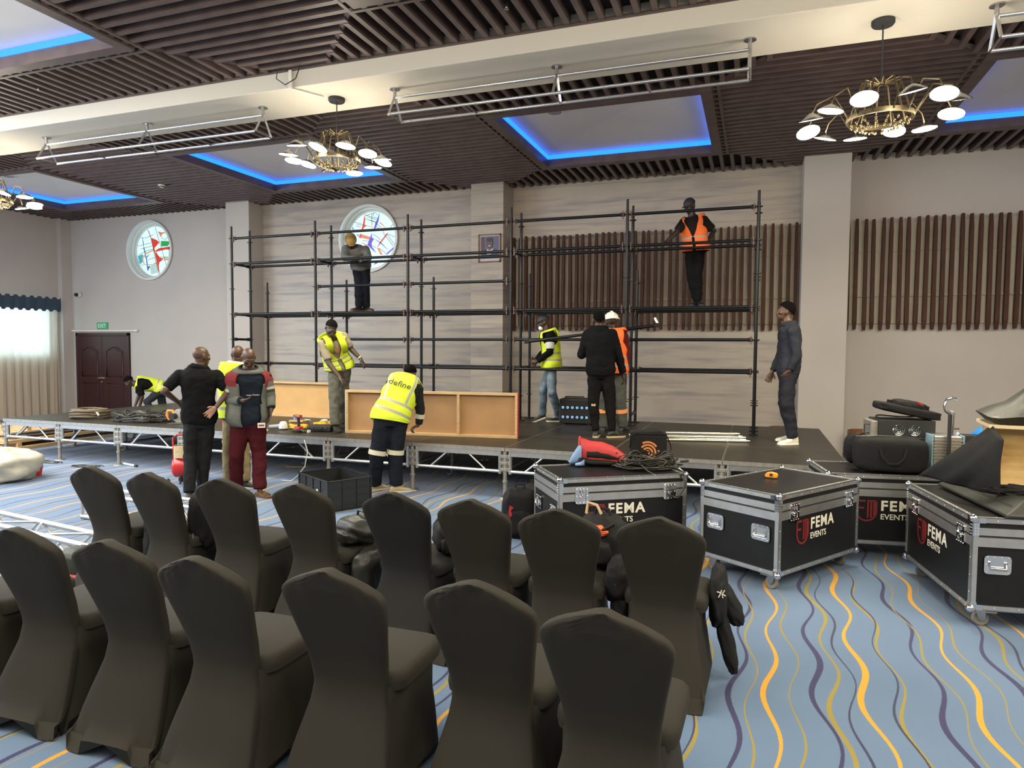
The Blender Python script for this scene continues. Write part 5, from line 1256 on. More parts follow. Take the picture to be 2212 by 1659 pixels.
# amplifier rack with glowing knobs
t = thing('amplifier_rack', 'black rack unit with two rows of glowing blue round sockets', 'amplifier', (-2.62, 10.3, DK), math.radians(4))
MB().box2((-.27, -.02, .02), (.27, .38, .40)).build('casing', mBlackM, t, bevel=.012)
MB().box2((-.25, -.026, .04), (.25, -.018, .38)).build('front_plate', mBlackS, t)
for x in (-.2, .2):
    for y in (.02, .34): MB().lathe([(0, 0), (.02, 0), (.02, .022), (0, .022)], 10, (x, y, 0)).build('foot', mBlackM, t)
gk = mat('blue_backlit_socket', (.2, .35, .6), .3, emit=(.25, .5, 1.0), es=1.1)
for r_ in range(2):
    for c in range(6):
        mb = MB(); mb.lathe([(0, .008), (.020, .008), (.026, 0), (.026, -.002)], 18, (-.205+c*.075, -.028, .27-r_*.15), M=Matrix.Rotation(PI/2, 3, 'X')); o = mb.build('socket', mBlackS, t, smooth=40)
        mb = MB(); mb.lathe([(.010, .0095), (.017, .0095), (.019, .008)], 14, (-.205+c*.075, -.029, .27-r_*.15), M=Matrix.Rotation(PI/2, 3, 'X')); mb.build('glow_ring', gk, o)
MB().path([(-.2, .12, .40), (-.2, .12, .43), (.1, .12, .43), (.1, .12, .40)], .010, 8).build('carry_handle', mBlackM, t)

# chrome bars on the stage
for i, (y, z, x0) in enumerate(((9.28, .02, -1.55), (9.20, .02, -1.6), (9.24, .055, -1.58), (8.92, .02, -1.5), (8.80, .02, -1.45), (8.86, .055, -1.5))):
    t = thing('chrome_pipe', ['shiny metal pipe lying on the stage, rear bundle', 'shiny metal pipe lying on the stage, front bundle'][i//3]+[', back one', ', front one', ', topmost'][i % 3], 'pipe', (x0, y, DK+z), math.radians(14), 'shiny metal pipes on the stage')
    mb = MB(); mb.tube((0, 0, 0), (1.42, 0, 0), .0185, n=14); mb.build('tube', mat('polished_tube', (.75, .72, .6), .22, .9) if i == 0 else bpy.data.materials['polished_tube'], t, smooth=60)
    MB().tube((1.42, 0, 0), (1.45, 0, 0), .013, n=12).build('spigot', mSteel, t, smooth=60)
for x, y, r_, l in ((.47, 12.25, .235, 'round reddish wooden tub behind the stage beside the white trainers'), (1.72, 12.25, .275, 'round reddish wooden tub at the base of the white pillar')):
    t = thing('wooden_tub', l, 'wooden tub', (x, y, 0), 0, 'round wooden tubs by the back wall')
    MB().lathe([(0, 0), (r_*.92, 0), (r_, .12), (r_, .46), (r_*.99, .50), (r_*.93, .50), (r_*.93, .44), (0, .44)], 32).build('tub', mat('reddish_tub_wood', (.24, .10, .045), .5, var=.4, vs=6, stretch=(3, 3, .4)), t, smooth=40)
    for z in (.12, .40): MB().lathe([(r_+.001, z-.012), (r_+.005, z-.01), (r_+.005, z+.01), (r_+.001, z+.012)], 32).build('hoop', mAluD, t, smooth=40)

# on the left flight case
CT = .735
t = thing('rucksack', 'red rucksack with black side panel lying on the flight case lid', 'bag', (-1.34, 6.12, CT), math.radians(8))
redf = mat('red_nylon', (.50, .035, .035), .7, var=.2, vs=6, bump=.2, bs=60)
def sackloft(secs, c=24, k=3):
    rg = []
    for (x, cy, cz, ry_, rz_) in secs:
        rg.append([V((x, cy+ry_*math.copysign(abs(math.cos(2*PI*j/c))**.8, math.cos(2*PI*j/c)), max(.002, cz+rz_*math.copysign(abs(math.sin(2*PI*j/c))**.8, math.sin(2*PI*j/c)))+.004*nz((x*20, j, 1), 1, k))) for j in range(c)])
    return MB().loft(rg)
sackloft([(-.17, 0, .13, .06, .11), (-.15, 0, .12, .085, .115), (-.08, 0, .105, .11, .105), (.03, 0, .10, .115, .10), (.13, 0, .085, .10, .085), (.22, 0, .055, .075, .055), (.28, 0, .035, .05, .035)]).build('bag_body', redf, t, smooth=60)
sackloft([(-.10, -.055, .10, .062, .040), (0, -.058, .10, .064, .045), (.10, -.052, .085, .060, .038), (.19, -.036, .065, .050, .025)]).build('side_panel', cloth, t, smooth=60)
sackloft([(-.17, -.02, .04, .11, .035), (-.05, -.05, .03, .10, .03), (.1, -.05, .028, .085, .025), (.18, -.03, .02, .05, .02)], k=5).build('base_panel', cloth, t, smooth=60)
mb = MB(); mb.path([(-.175, .065*math.cos(a), .125+.12*math.sin(a)) for a in [2*PI*k/20 for k in range(20)]], .010, 8, closed=True); mb.build('opening_rim', redf, t, smooth=60)
t = thing('blue_shirt', 'light blue cloth spilling out of the red rucksack', 'clothing', (-1.51, 6.04, CT), math.radians(10))
bl = mat('light_blue_cotton', (.20, .33, .55), .8, var=.2, vs=8)
sackloft([(-.08, -.01, .02, .05, .018), (-.05, 0, .05, .07, .05), (0, .0, .09, .06, .085), (.03, .01, .10, .05, .08)], k=7).build('cloth', bl, t, smooth=50)
sackloft([(-.02, -.10, .012, .03, .010), (.03, -.09, .02, .05, .018), (.06, -.05, .03, .05, .03)], k=9).build('sleeve', bl, t, smooth=50)
t = thing('cable_heap', 'tangled heap of black cable on the flight case beside the red rucksack', 'cable', (-.88, 6.06, CT+.008), math.radians(20))
MB().path(tangle(230, .26, .002, .15, 11, 9, .55, .3), .0062, 6).build('cable', mCable, t, smooth=60)
mb = MB(); mb.path([(-.1, -.02, .06), (-.05, -.25, .012), (.03, -.292, -.03), (.10, -.296, -.18), (.2, -.296, -.21), (.26, -.296, -.12), (.25, -.28, .012), (.15, -.1, .05)], .0055, 6); mb.build('hanging_loop', mCable, t, smooth=60)
mb = MB(); mb.tube((.30, .02, .05), (.37, .03, .055), .011, n=10); mb.build('plug', mBlackM, t, smooth=60); MB().tube((-.13, -.05, .04), (-.07, -.07, .05), .012, n=10).build('blue_connector', mat('blue_plastic', (.06, .07, .35), .4), t, smooth=60)
t = thing('cooler_bag', 'square black shoulder bag with orange curved stripes emblem on the flight case', 'bag', (-.92, 6.33, CT), math.radians(12))
MB().box2((-.165, -.10, 0), (.165, .10, .28)).build('bag_body', cloth, t, bevel=.02)
mb = MB(); mb.loft([[(-.17, -.105, .275), (.17, -.105, .275), (.17, .105, .275), (-.17, .105, .275)], [(-.165, -.1, .30), (.12, -.1, .315), (.16, .1, .30), (-.16, .1, .295)], [(-.1, -.06, .305), (.06, -.05, .335), (.1, .06, .33), (-.1, .06, .30)]]); mb.build('lid_flap', cloth, t, bevel=.008)
mb = MB()
orgm = mat('orange_print', (.62, .22, .07), .6)
for r_ in (.022, .050, .078, .104):
    rng = (-75, 150) if r_ < .1 else (35, 120)
    if r_ == .022: rng = (-60, 130)
    pts = [( -.01+r_*math.cos(math.radians(a)), .115+r_*math.sin(math.radians(a))) for a in range(rng[0], rng[1]+1, 12)]
    pin = [(-.01+(r_-.016)*math.cos(math.radians(a)), .115+(r_-.016)*math.sin(math.radians(a))) for a in range(rng[1]-(rng[1]-rng[0]) % 12, rng[0]-1, -12)]
    mb.prism(pts+pin, -.1015, -.1035, lambda a, b, d: (a, d, b))
mb.prism([(.075, .135), (.098, .14), (.09, .12)], -.1015, -.1035, lambda a, b, d: (a, d, b)); mb.build('orange_emblem', orgm, t)
MB().path([(.168, 0, .26), (.20, -.05, .18), (.21, -.10, .05), (.19, -.12, .01)], .008, 6, e=(1, .4)).build('shoulder_strap', cloth, t, smooth=60); MB().path([(-.1, -.1, .30), (-.168, -.11, .26), (-.17, -.08, .15)], .006, 6).build('strap_end', cloth, t, smooth=60)
t = thing('tape_measure', 'orange tape measure on the lid of the middle flight case', 'tape measure', (.15, 6.0, CT), math.radians(-10))
mb = MB(); mb.prism([(-.045, 0), (.045, 0), (.052, .02), (.045, .038), (.0, .046), (-.035, .040), (-.052, .02)], -.02, .02, lambda a, b, d: (a, d, b)); mb.build('housing', mat('orange_plastic', (.85, .32, .02), .4), t, bevel=.006)
MB().box2((-.012, -.022, .012), (.012, -.0195, .034)).build('label_patch', mBlackM, t); MB().box2((-.07, -.01, .0), (-.045, .01, .006)).build('tape_end', mBlackM, t)

# on the rear flight case
t = thing('duffel_bag', 'black duffel bag with two hanging handles on the rear flight case', 'bag', (1.13, 6.70, CT), math.radians(2))
blob((0, 0, .15), (.29, .125, .155), .03, 3, 2, ex=.42, flat=0).build('bag_body', cloth, t, smooth=60)
for s in (-1, 1): MB().path([(-.10, s*.128, .22), (-.08, s*.145, .14), (-.03, s*.15, .085), (.04, s*.15, .085), (.09, s*.145, .14), (.11, s*.128, .22)], .011, 6, e=(1, .35)).build('handle', cloth, t, smooth=60)
MB().path([(-.27, -.0, .295), (-.1, 0, .308), (.1, 0, .308), (.27, 0, .295)], .006, 6).build('zip', mBlackS, t)
t = thing('aluminium_case', 'small aluminium-edged equipment case under the amplifier with round fans', 'case', (1.26, 7.03, CT), math.radians(3))
MB().box2((-.235, -.17, 0), (.235, .17, .25)).build('box', mPly, t)
for z in (.012, .245):
    mb = MB()
    for a, b_ in (((-.24, -.175), (.24, -.155)), ((-.24, .155), (.24, .175)), ((-.24, -.175), (-.22, .175)), ((.22, -.175), (.24, .175))): mb.box2((a[0], a[1], z-.012), (b_[0], b_[1], z+.012))
    mb.build('edge_profile', mAlu, t)
MB().box((-.18, -.18, .21), (.06, .012, .06)).build('latch', mChrome, t); MB().box((.1, -.18, .21), (.06, .012, .06)).build('latch', mChrome, t)
t = thing('fan_amplifier', 'black amplifier with two round fan grilles in the stack beside the stage', 'amplifier', (1.27, 7.02, CT+.26), math.radians(8))
MB().box2((-.23, -.16, 0), (.23, .16, .18)).build('casing', mBlackM, t, bevel=.006)
MB().box2((-.29, -.13, .02), (-.23, .10, .165)).build('side_block', mAluD, t, bevel=.004); MB().path([(-.29, -.08, .05), (-.33, -.08, .05), (-.33, -.08, .13), (-.29, -.08, .13)], .006, 6).build('grab_handle', mBlackM, t)
for x in (-.07, .06):
    mb = MB(); Rx = Matrix.Rotation(PI/2, 3, 'X'); 
    for r_ in (.018, .032, .046): mb.path([(x+r_*math.cos(a), -.163, .09+r_*math.sin(a)) for a in [2*PI*k/20 for k in range(20)]], .0022, 5, closed=True)
    for a in (PI/4, -PI/4): mb.path([(x-.05*math.cos(a), -.165, .09-.05*math.sin(a)), (x+.05*math.cos(a), -.165, .09+.05*math.sin(a))], .0025, 5)
    mb.build('fan_grille', mChrome, t)
t = thing('equipment_bag', 'flat black bag with small red stripes on top of the amplifier stack', 'bag', (1.30, 6.99, CT+.445), math.radians(6))
tl = Matrix.Rotation(math.radians(11), 3, 'Y')
blob((0, 0, .075), (.27, .13, .040), .05, 3, 6, ex=.4, M=tl).build('bag_body', cloth, t, smooth=60)
blob((.03, 0, .12), (.15, .1, .045), .08, 3, 8, ex=.7, M=tl).build('top_pocket', cloth, t, smooth=60)
for k in range(3): MB().box((.085+.004*k, -.085+.004*k, .150-.012*k), (.05, .02, .007), M=Matrix.Rotation(math.radians(25), 3, 'Y')).build('red_stripe', mRedP, t)
MB().box((-.14, 0, .145), (.035, .05, .05), M=tl).build('carry_loop', cloth, t, bevel=.006)
t = thing('cable_loop', 'thin black cable loop between the flat bag and the amplifier', 'cable', (1.28, 7.0, CT+.445), 0)
MB().path([(.22*math.cos(a), .12*math.sin(a), .012+.006*math.sin(3*a)) for a in [2*PI*k/28 for k in range(28)]], .006, 6, closed=True).build('cable', mCable, t, smooth=60)
t = thing('follow_spot', 'ribbed grey stage light housing beside the duffel bag', 'stage light', (1.57, 6.83, CT), math.radians(4))
MB().box2((-.115, -.12, .0), (.115, .14, .05)).build('base', mAlu, t, bevel=.006); MB().box2((-.105, -.11, .05), (.105, .13, .33)).build('housing', mAlu, t, bevel=.01)
mb = MB()
for k in range(7): mb.box2((-.115, -.118, .13+k*.026), (.115, -.108, .142+k*.026))
mb.build('cooling_fins', mAluD, t)
for s in (-1, 1): MB().box2((s*.118-.008, -.115, .03), (s*.118+.008, .12, .335)).build('side_plate', mat('blue_grey_plate', (.20, .32, .38), .5) if s < 0 else bpy.data.materials['blue_grey_plate'], t, bevel=.004)
MB().ell((.10, -.02, .345), (.018,)*3, nu=12, nv=8).build('knob', mChrome, t, smooth=180)
t = thing('truss_clamp', 'metal C-clamp on a black arm standing above the ribbed stage light', 'clamp', (1.575, 6.68, CT), 0)
MB().path([(.0, 0, .16), (0, 0, .40), (.0, 0, .52)], .016, 10).build('arm', mBlackM, t, smooth=60); MB().path([(0, 0, .16), (.03, -.03, .11), (.10, -.05, .07), (.10, -.05, .0)], .009, 8).build('stand_leg', mBlackM, t, smooth=60); MB().ell((0, 0, .15), (.026,)*3, nu=14, nv=10).build('pivot_knob', mBlackS, t, smooth=180)
MB().path([(0, 0, .52), (-.035, 0, .55), (-.045, 0, .60), (-.03, 0, .645), (.01, 0, .66), (.045, 0, .65)], .012, 8, e=(1, 1.6)).build('hook', mChrome, t, smooth=60); MB().path([(.03, 0, .64), (.055, 0, .655)], .006, 8).build('bolt', mChrome, t); MB().path([(.025, 0, .34), (.03, 0, .54), (.0, 0, .55)], .007, 8).build('locking_bar', mSteel, t); MB().box((.045, 0, .40), (.05, .02, .012)).build('wing_plate', mSteel, t)
t = thing('power_unit', 'small black unit with wires right of the ribbed stage light', 'power unit', (1.755, 7.04, .0), 0)
MB().box2((-.06, -.06, .0), (.14, .08, 1.05)).build('casing', mBlackM, t, bevel=.006); MB().box2((-.05, -.068, .92), (.0, -.06, 1.03)).build('side_vent', mAluD, t); MB().path([(.1, -.06, 1.0), (.13, -.09, 1.03), (.15, -.06, .95)], .005, 6).build('wire', mFrameW, t)
t = thing('round_bag', 'round black bag partly hidden behind the duffel bag', 'bag', (.89, 7.06, CT), 0)
blob((0, 0, .14), (.085, .06, .14), .06, 3, 3, ex=.85, flat=0).build('bag_body', cloth, t, smooth=60); MB().path([(.03, -.03, .26), (.07, -.04, .29), (.12, -.03, .27)], .007, 6).build('strap', cloth, t)
t = thing('blue_sack', 'bright blue plastic sack standing behind the black cloth at the right edge', 'bag', (2.16, 7.55, 0), 0)
blob((0, 0, .55), (.22, .2, .55), .06, 3, 3, ex=.6, flat=0).build('sack', mat('blue_plastic_sheet', (.02, .22, .62), .4), t, smooth=60); MB().lathe([(.05, 1.02), (.03, 1.07), (.07, 1.13)], 12).build('tied_neck', bpy.data.materials['blue_plastic_sheet'], t, smooth=60)

# black cloth and plywood cabinet on the right-hand case
t = thing('padded_cover', 'black padded cover lying over the lid of the right-hand flight case', 'cover', (1.75, 5.62, CT), math.radians(-82))
mb = MB(); hx, hy = .53, .44
mb.loft([[(-hx, -.30, .0), (hx, -.30, .0), (hx, hy+.2, .0), (-hx, hy+.2, .0)], [(-hx-.01, -.31, .02), (hx+.01, -.31, .02), (hx, hy+.2, .02), (-hx, hy+.2, .02)], [(-hx+.10, -.16, .105), (hx-.10, -.16, .10), (hx-.1, hy+.2, .11), (-hx+.1, hy+.2, .11)]]); mb.build('cover', mat('waxed_black_cloth', (.028, .029, .022), .55, var=.3, vs=7, bump=.2, bs=60), t, bevel=.02)
for y in (-.24, .0): MB().path([(-.45, y, .07+.16*(y+.24)), (.45, y, .07+.16*(y+.24))], .003, 6).build('seam', mBlackM, t)
t = thing('plywood_cabinet', 'golden plywood cabinet with cut-out, half under black cloth at the right edge', 'cabinet', (1.98, 5.80, CT+.115), math.radians(-6))
ply = mat('golden_plywood', (.60, .40, .16), .55, col2=(.42, .25, .08), vs=5, stretch=(1, 1, 3))
mb = MB(); rg = []
for i in range(9):
    z = .40*i/8; bow = .05*math.sin(PI*i/8)
    rg.append([(-.36, -.18+bow, z), (.42, -.14+bow, z), (.42, -.125+bow, z), (-.36, -.165+bow, z)])
mb.loft(rg).build('curved_front', ply, t)
MB().box2((-.36, -.16, 0), (-.342, .22, .42)).build('side_board', ply, t); MB().box2((.42, -.12, 0), (.438, .22, .42)).build('side_board', ply, t); MB().box2((-.36, .2, 0), (.43, .218, .42)).build('back_board', ply, t)
MB().box2((-.40, -.26, .405), (.45, .24, .43)).build('top_board', mat('pale_board_edge', (.68, .55, .33), .6), t, bevel=.003)
mb = MB(); hole = [(.02+.11*math.cos(a)*(1+.25*math.sin(3*a)), .23+.14*math.sin(a)*(1+.2*math.cos(2*a))) for a in [2*PI*k/22 for k in range(22)]]
mb.prism(hole, -.145, -.137, lambda a, b, d: (a, d, b)).build('cut_out', mBlackM, t)
t = thing('black_drape', 'black cloth draped from the plywood cabinet down to the case corner', 'cloth', (1.6, 5.6, CT), 0)
mb = MB(); n1, n2 = 18, 18
A_ = [V((.03, .10, .56)), V((.0, -.04, .545)), V((-.02, -.10, .50))]; 
def dr(u, v):
    top = V((-.02, .0, .54)); lf = V((-.40, .25, .115)); bt = V((-.04, -.24, .09)); rt_ = V((-.005, -.19, .46))
    p = (top.lerp(lf, v)).lerp(rt_.lerp(bt, v), u); s = math.sin(PI*u)*math.sin(PI*v)
    return p+V((-.05*s, -.06*s, -.04*s))+V((.012*math.sin(u*16+v*5)*v, .01*math.sin(u*13)*v, 0))
mb.add([dr(i/n1, j/n2) for i in range(n1+1) for j in range(n2+1)], [(i*(n2+1)+j, (i+1)*(n2+1)+j, (i+1)*(n2+1)+j+1, i*(n2+1)+j+1) for i in range(n1) for j in range(n2)])
o = mb.build('cloth', cloth, t, smooth=180); q = o.modifiers.new('s', 'SOLIDIFY'); q.thickness = .008
blob((.15, -.20, .125), (.24, .05, .035), .3, 5, 4, ex=.8).build('gathered_hem', cloth, t, smooth=60)
t = thing('black_hood_cover', 'dark flared fabric cover over the top of the plywood cabinet', 'cover', (2.02, 5.78, CT+.555), math.radians(-6))
mb = MB(); rg = []
for (z, sx, sy) in ((.0, .42, .24), (.05, .47, .30), (.09, .40, .25), (.13, .30, .2), (.22, .20, .14), (.34, .12, .09), (.42, .05, .04)):
    rg.append([(sx*math.copysign(abs(math.cos(a))**.4, math.cos(a)), sy*math.copysign(abs(math.sin(a))**.4, math.sin(a)), z+.012*math.cos(4*a)) for a in [2*PI*k/32+PI/32 for k in range(32)]])
mb.loft(rg).build('cover', bpy.data.materials['waxed_black_cloth'], t, smooth=40); MB().path([(-.42, -.25, .045), (0, -.30, .03), (.42, -.25, .045)], .004, 6).build('seam', mSoleW, t)

# black plastic crate
t = thing('plastic_crate', 'open black plastic crate on the carpet behind the chairs', 'crate', (-4.51, 6.57, 0), math.radians(-29))
crm = mat('black_crate_plastic', (.016, .017, .018), .42); mb = MB(); W2, D2, Hc = .365, .26, .345; th = .012
def wl(a, b_, m_='side_wall'): MB().box2(a, b_).build(m_, crm, t)
wl((-W2, -D2, 0), (W2, -D2+th, Hc)); wl((-W2, D2-th, 0), (W2, D2, Hc)); wl((-W2, -D2, 0), (-W2+th, D2, Hc)); wl((W2-th, -D2, 0), (W2, D2, Hc)); wl((-W2, -D2, 0), (W2, D2, .012), 'bottom')
mb = MB(); e = .012
for a, b_ in (((-W2-e, -D2-e), (W2+e, -D2+th)), ((-W2-e, D2-th), (W2+e, D2+e)), ((-W2-e, -D2-e), (-W2+th, D2+e)), ((W2-th, -D2-e), (W2+e, D2+e))): mb.box2((a[0], a[1], Hc-.012), (b_[0], b_[1], Hc))
mb.build('rim', crm, t, bevel=.003)
mb = MB()
for k in range(5):
    x = -W2+2*W2*k/4; mb.box((x, -D2-.004, Hc/2), (.012, .012, Hc)); mb.box((x, D2+.004, Hc/2), (.012, .012, Hc))
for k in range(4):
    y = -D2+2*D2*k/3; mb.box((-W2-.004, y, Hc/2), (.012, .012, Hc)); mb.box((W2+.004, y, Hc/2), (.012, .012, Hc))
for z in (.06, .15, .24):
    mb.box2((-W2-.006, -D2-.006, z), (W2+.006, -D2, z+.008)); mb.box2((-W2-.006, D2, z), (W2+.006, D2+.006, z+.008)); mb.box2((-W2-.006, -D2, z), (-W2, D2, z+.008)); mb.box2((W2, -D2, z), (W2+.006, D2, z+.008))
mb.build('ribs', crm, t); MB().lathe([(0, .004), (.028, .004), (.028, 0), (0, 0)], 10, (.12, -D2-.008, .20), M=Matrix.Rotation(PI/2, 3, 'X')).build('torn_label', mFrameW, t)

# backpacks and clothes on and by the chairs
def backpack(nm, lab, loc, rz, r, m, tl=0, ex=.6, extra=None, cat='backpack'):
    t = thing(nm, lab, cat, loc, math.radians(rz)); M3 = Matrix.Rotation(math.radians(tl), 3, 'X')
    blob((0, 0, r[2]), r, .10, 2.5, len(lab), ex=ex, flat=0, M=M3).build('bag_body', m, t, smooth=60)
    blob((0, -r[1]*.75, r[2]*.7), (r[0]*.7, r[1]*.45, r[2]*.5), .10, 2.5, 3, ex=.55, flat=.004, M=M3).build('front_pocket', m, t, smooth=60)
    MB().path([(-.05, 0, r[2]*1.9), (-.04, 0, r[2]*2+.03), (.04, 0, r[2]*2+.03), (.05, 0, r[2]*1.9)], .009, 8).build('grab_loop', m, t, smooth=60)
    for s in (-1, 1): MB().path([(s*r[0]*.5, r[1]*.8, r[2]*1.8), (s*r[0]*.7, r[1]*1.25, r[2]*1.3), (s*r[0]*.75, r[1]*1.2, r[2]*.6), (s*r[0]*.6, r[1]*.8, .03)], .016, 6, e=(1, .4)).build('shoulder_strap', m, t, smooth=60)
    MB().path([(r[0]*.72*math.cos(a), -r[1]*.55, r[2]*1.0+r[2]*.85*math.sin(a)) for a in [PI*k/12 for k in range(13)]], .005, 6).build('zip', mBlackS, t, smooth=60)
    if extra: extra(t)
    return t
backpack('backpack', 'black backpack with tiny red mark standing on the carpet by the left flight case', (-2.07, 6.02, 0), 15, (.17, .12, .24), cloth, 0, .65,
         lambda t: MB().prism([(-.085, .22), (-.06, .25), (-.075, .29), (-.05, .32), (-.085, .34), (-.095, .29)], -.150, -.154, lambda a, b, d: (a, d, b)).build('red_mark', mRedP, t))
backpack('backpack', 'shiny black leather backpack lying on the seat left of the darkest chair', (-2.44, 3.86, .507), -25, (.16, .15, .085), leather, 0, .75)
t = thing('jacket', 'dark leather jacket hanging between the leather backpack and the darkest chair', 'clothing', (-2.30, 3.72, 0), 0)
blob((0, 0, .36), (.075, .14, .15), .13, 2.2, 9, ex=.7).build('body', leather, t, smooth=60); blob((.03, -.06, .25), (.05, .05, .15), .12, 2.5, 12, ex=.8).build('sleeve', leather, t, smooth=60)
backpack('backpack', 'black mesh backpack on the seat right of the darkest chair', (-1.80, 3.86, .507), 35, (.10, .13, .10), cloth, 0, .7, lambda t: MB().path([(.03, -.13, .12), (.05, -.15, .14), (.03, -.15, .09)], .004, 6).build('pale_cord', mCream, t))
t = backpack('backpack', 'open black backpack with bright orange cloth inside on a chair seat', (-.83, 3.93, .507), -15, (.155, .12, .155), cloth, 0, .75)
blob((.01, -.115, .235), (.075, .03, .030), .3, 4, 3, ex=.9).build('orange_lining', mat('fluorescent_orange', (.95, .14, .03), .7), t, smooth=60); MB().path([(-.13+.26*k/10, -.11-.02*math.sin(PI*k/10), .29-.06*math.sin(PI*k/10)) for k in range(11)], .010, 8).build('open_zip_edge', cloth, t, smooth=60)
MB().path([(-.10, -.02, .30), (-.09, -.02, .37), (-.03, -.02, .36), (.0, -.02, .31)], .010, 6, e=(1, .4)).build('beige_strap', mSoleT, t, smooth=60)
t = thing('jacket', 'black fleece jacket bundled below the open backpack on the chair seat', 'clothing', (-.69, 3.74, 0), 0)
blob((0, .02, .50), (.075, .16, .12), .13, 2.2, 9, ex=.7).build('body', cloth, t, smooth=60); blob((.02, -.02, .36), (.06, .10, .12), .13, 2.2, 5, ex=.7).build('sleeve', cloth, t, smooth=60); MB().path([(.0, -.14, .52), (.005, -.145, .49)], .004, 6).build('zip_pull', mChrome, t)
t = thing('jacket', 'black jacket with small white print hanging off the rightmost second-row chair', 'clothing', (-.16, 3.82, 0), 0)
blob((0, 0, .45), (.05, .17, .16), .12, 2.5, 9, ex=.8).build('body', cloth, t, smooth=60); blob((.055, .04, .40), (.05, .08, .13), .12, 2.5, 2, ex=.8, M=Matrix.Rotation(-.5, 3, 'Y')).build('sleeve', cloth, t, smooth=60); blob((.05, -.05, .22), (.04, .06, .18), .12, 2.5, 4, ex=.8, M=Matrix.Rotation(-.25, 3, 'Y')).build('sleeve', cloth, t, smooth=60)
mb = MB()
for p in ([(0, 0), (.01, .02), (.015, .04)], [(.022, 0), (.018, .02), (.03, .042)], [(-.008, .03), (.012, .025)], [(.02, .02), (.035, .012)]): mb.path([(.008+a, -.178-.002, .50+b) for a, b in p], .0028, 5)
mb.build('white_print', mCream, t)
t = thing('jacket', 'black padded jacket draped around the second chair from the left in the second row', 'clothing', (-3.78, 3.66, 0), 0)
blob((-.17, -.02, .62), (.10, .10, .23), .15, 2.2, 9, ex=.7).build('body', cloth, t, smooth=60); blob((.20, .02, .60), (.11, .10, .20), .15, 2.2, 2, ex=.7).build('body', cloth, t, smooth=60); blob((-.20, -.04, .33), (.07, .08, .22), .15, 2.2, 6, ex=.7).build('sleeve', cloth, t, smooth=60); MB().path([(.20, -.10, .52), (.205, -.105, .47)], .004, 6).build('zip_pull', mChrome, t)
t = thing('shoulder_bag', 'dark green bag with red pouch on the carpet left of the chairs', 'bag', (-4.72, 3.62, 0), 0)
blob((0, 0, .19), (.14, .12, .10), .1, 3, 9, ex=.7).build('bag_body', mat('dark_green_canvas', (.022, .028, .018), .6), t, smooth=60); blob((.05, -.03, .07), (.09, .09, .07), .1, 3, 2, ex=.7, flat=0).build('red_pouch', mRedP, t, smooth=60)

# air compressor with coiled hose
t = thing('air_compressor', 'red air compressor with beige coiled hose behind the black polo person', 'compressor', (-6.98, 6.92, 0), math.radians(40))
MB().lathe([(0, -.22), (.09, -.215), (.135, -.18), (.14, 0), (.135, .18), (.09, .215), (0, .22)], 28, (0, 0, .22), M=Matrix.Rotation(PI/2, 3, 'Y')).build('tank', mat('compressor_red', (.50, .02, .02), .3), t, smooth=60)
MB().box((0, 0, .40), (.18, .14, .10)).build('motor', mBlackM, t, bevel=.01); MB().lathe([(.055, .0), (.055, .10), (.02, .12)], 18, (.1, 0, .38)).build('pump_head', mAluD, t, smooth=40)
MB().path([(-.19, 0, .30), (-.2, 0, .60), (-.16, 0, .64), (.12, 0, .64), (.16, 0, .60), (.16, 0, .34)], .012, 8).build('carry_frame', bpy.data.materials['compressor_red'], t, smooth=60)
MB().path([(.19*math.cos(a), .16*math.sin(a), .34+.16*(a/(2*PI*9))+.008*math.sin(a*5)) for a in [2*PI*k/16 for k in range(16*9)]], .0085, 6).build('hose', mat('beige_hose', (.52, .40, .22), .5), t, smooth=60)
for x in (-.12, .12): MB().lathe([(0, -.012), (.035, -.012), (.035, .012), (0, .012)], 14, (x, .1, .035), M=Matrix.Rotation(PI/2, 3, 'X')).build('wheel', mBlackM, t)
MB().path([(-.1, -.06, .12), (-.12, -.08, .0), ], .012, 8).build('foot', mBlackM, t); MB().lathe([(0, .01), (.022, .01), (.022, 0), (0, 0)], 14, (.14, -.13, .33), M=Matrix.Rotation(PI/2, 3, 'X')).build('pressure_gauge', mChrome, t)
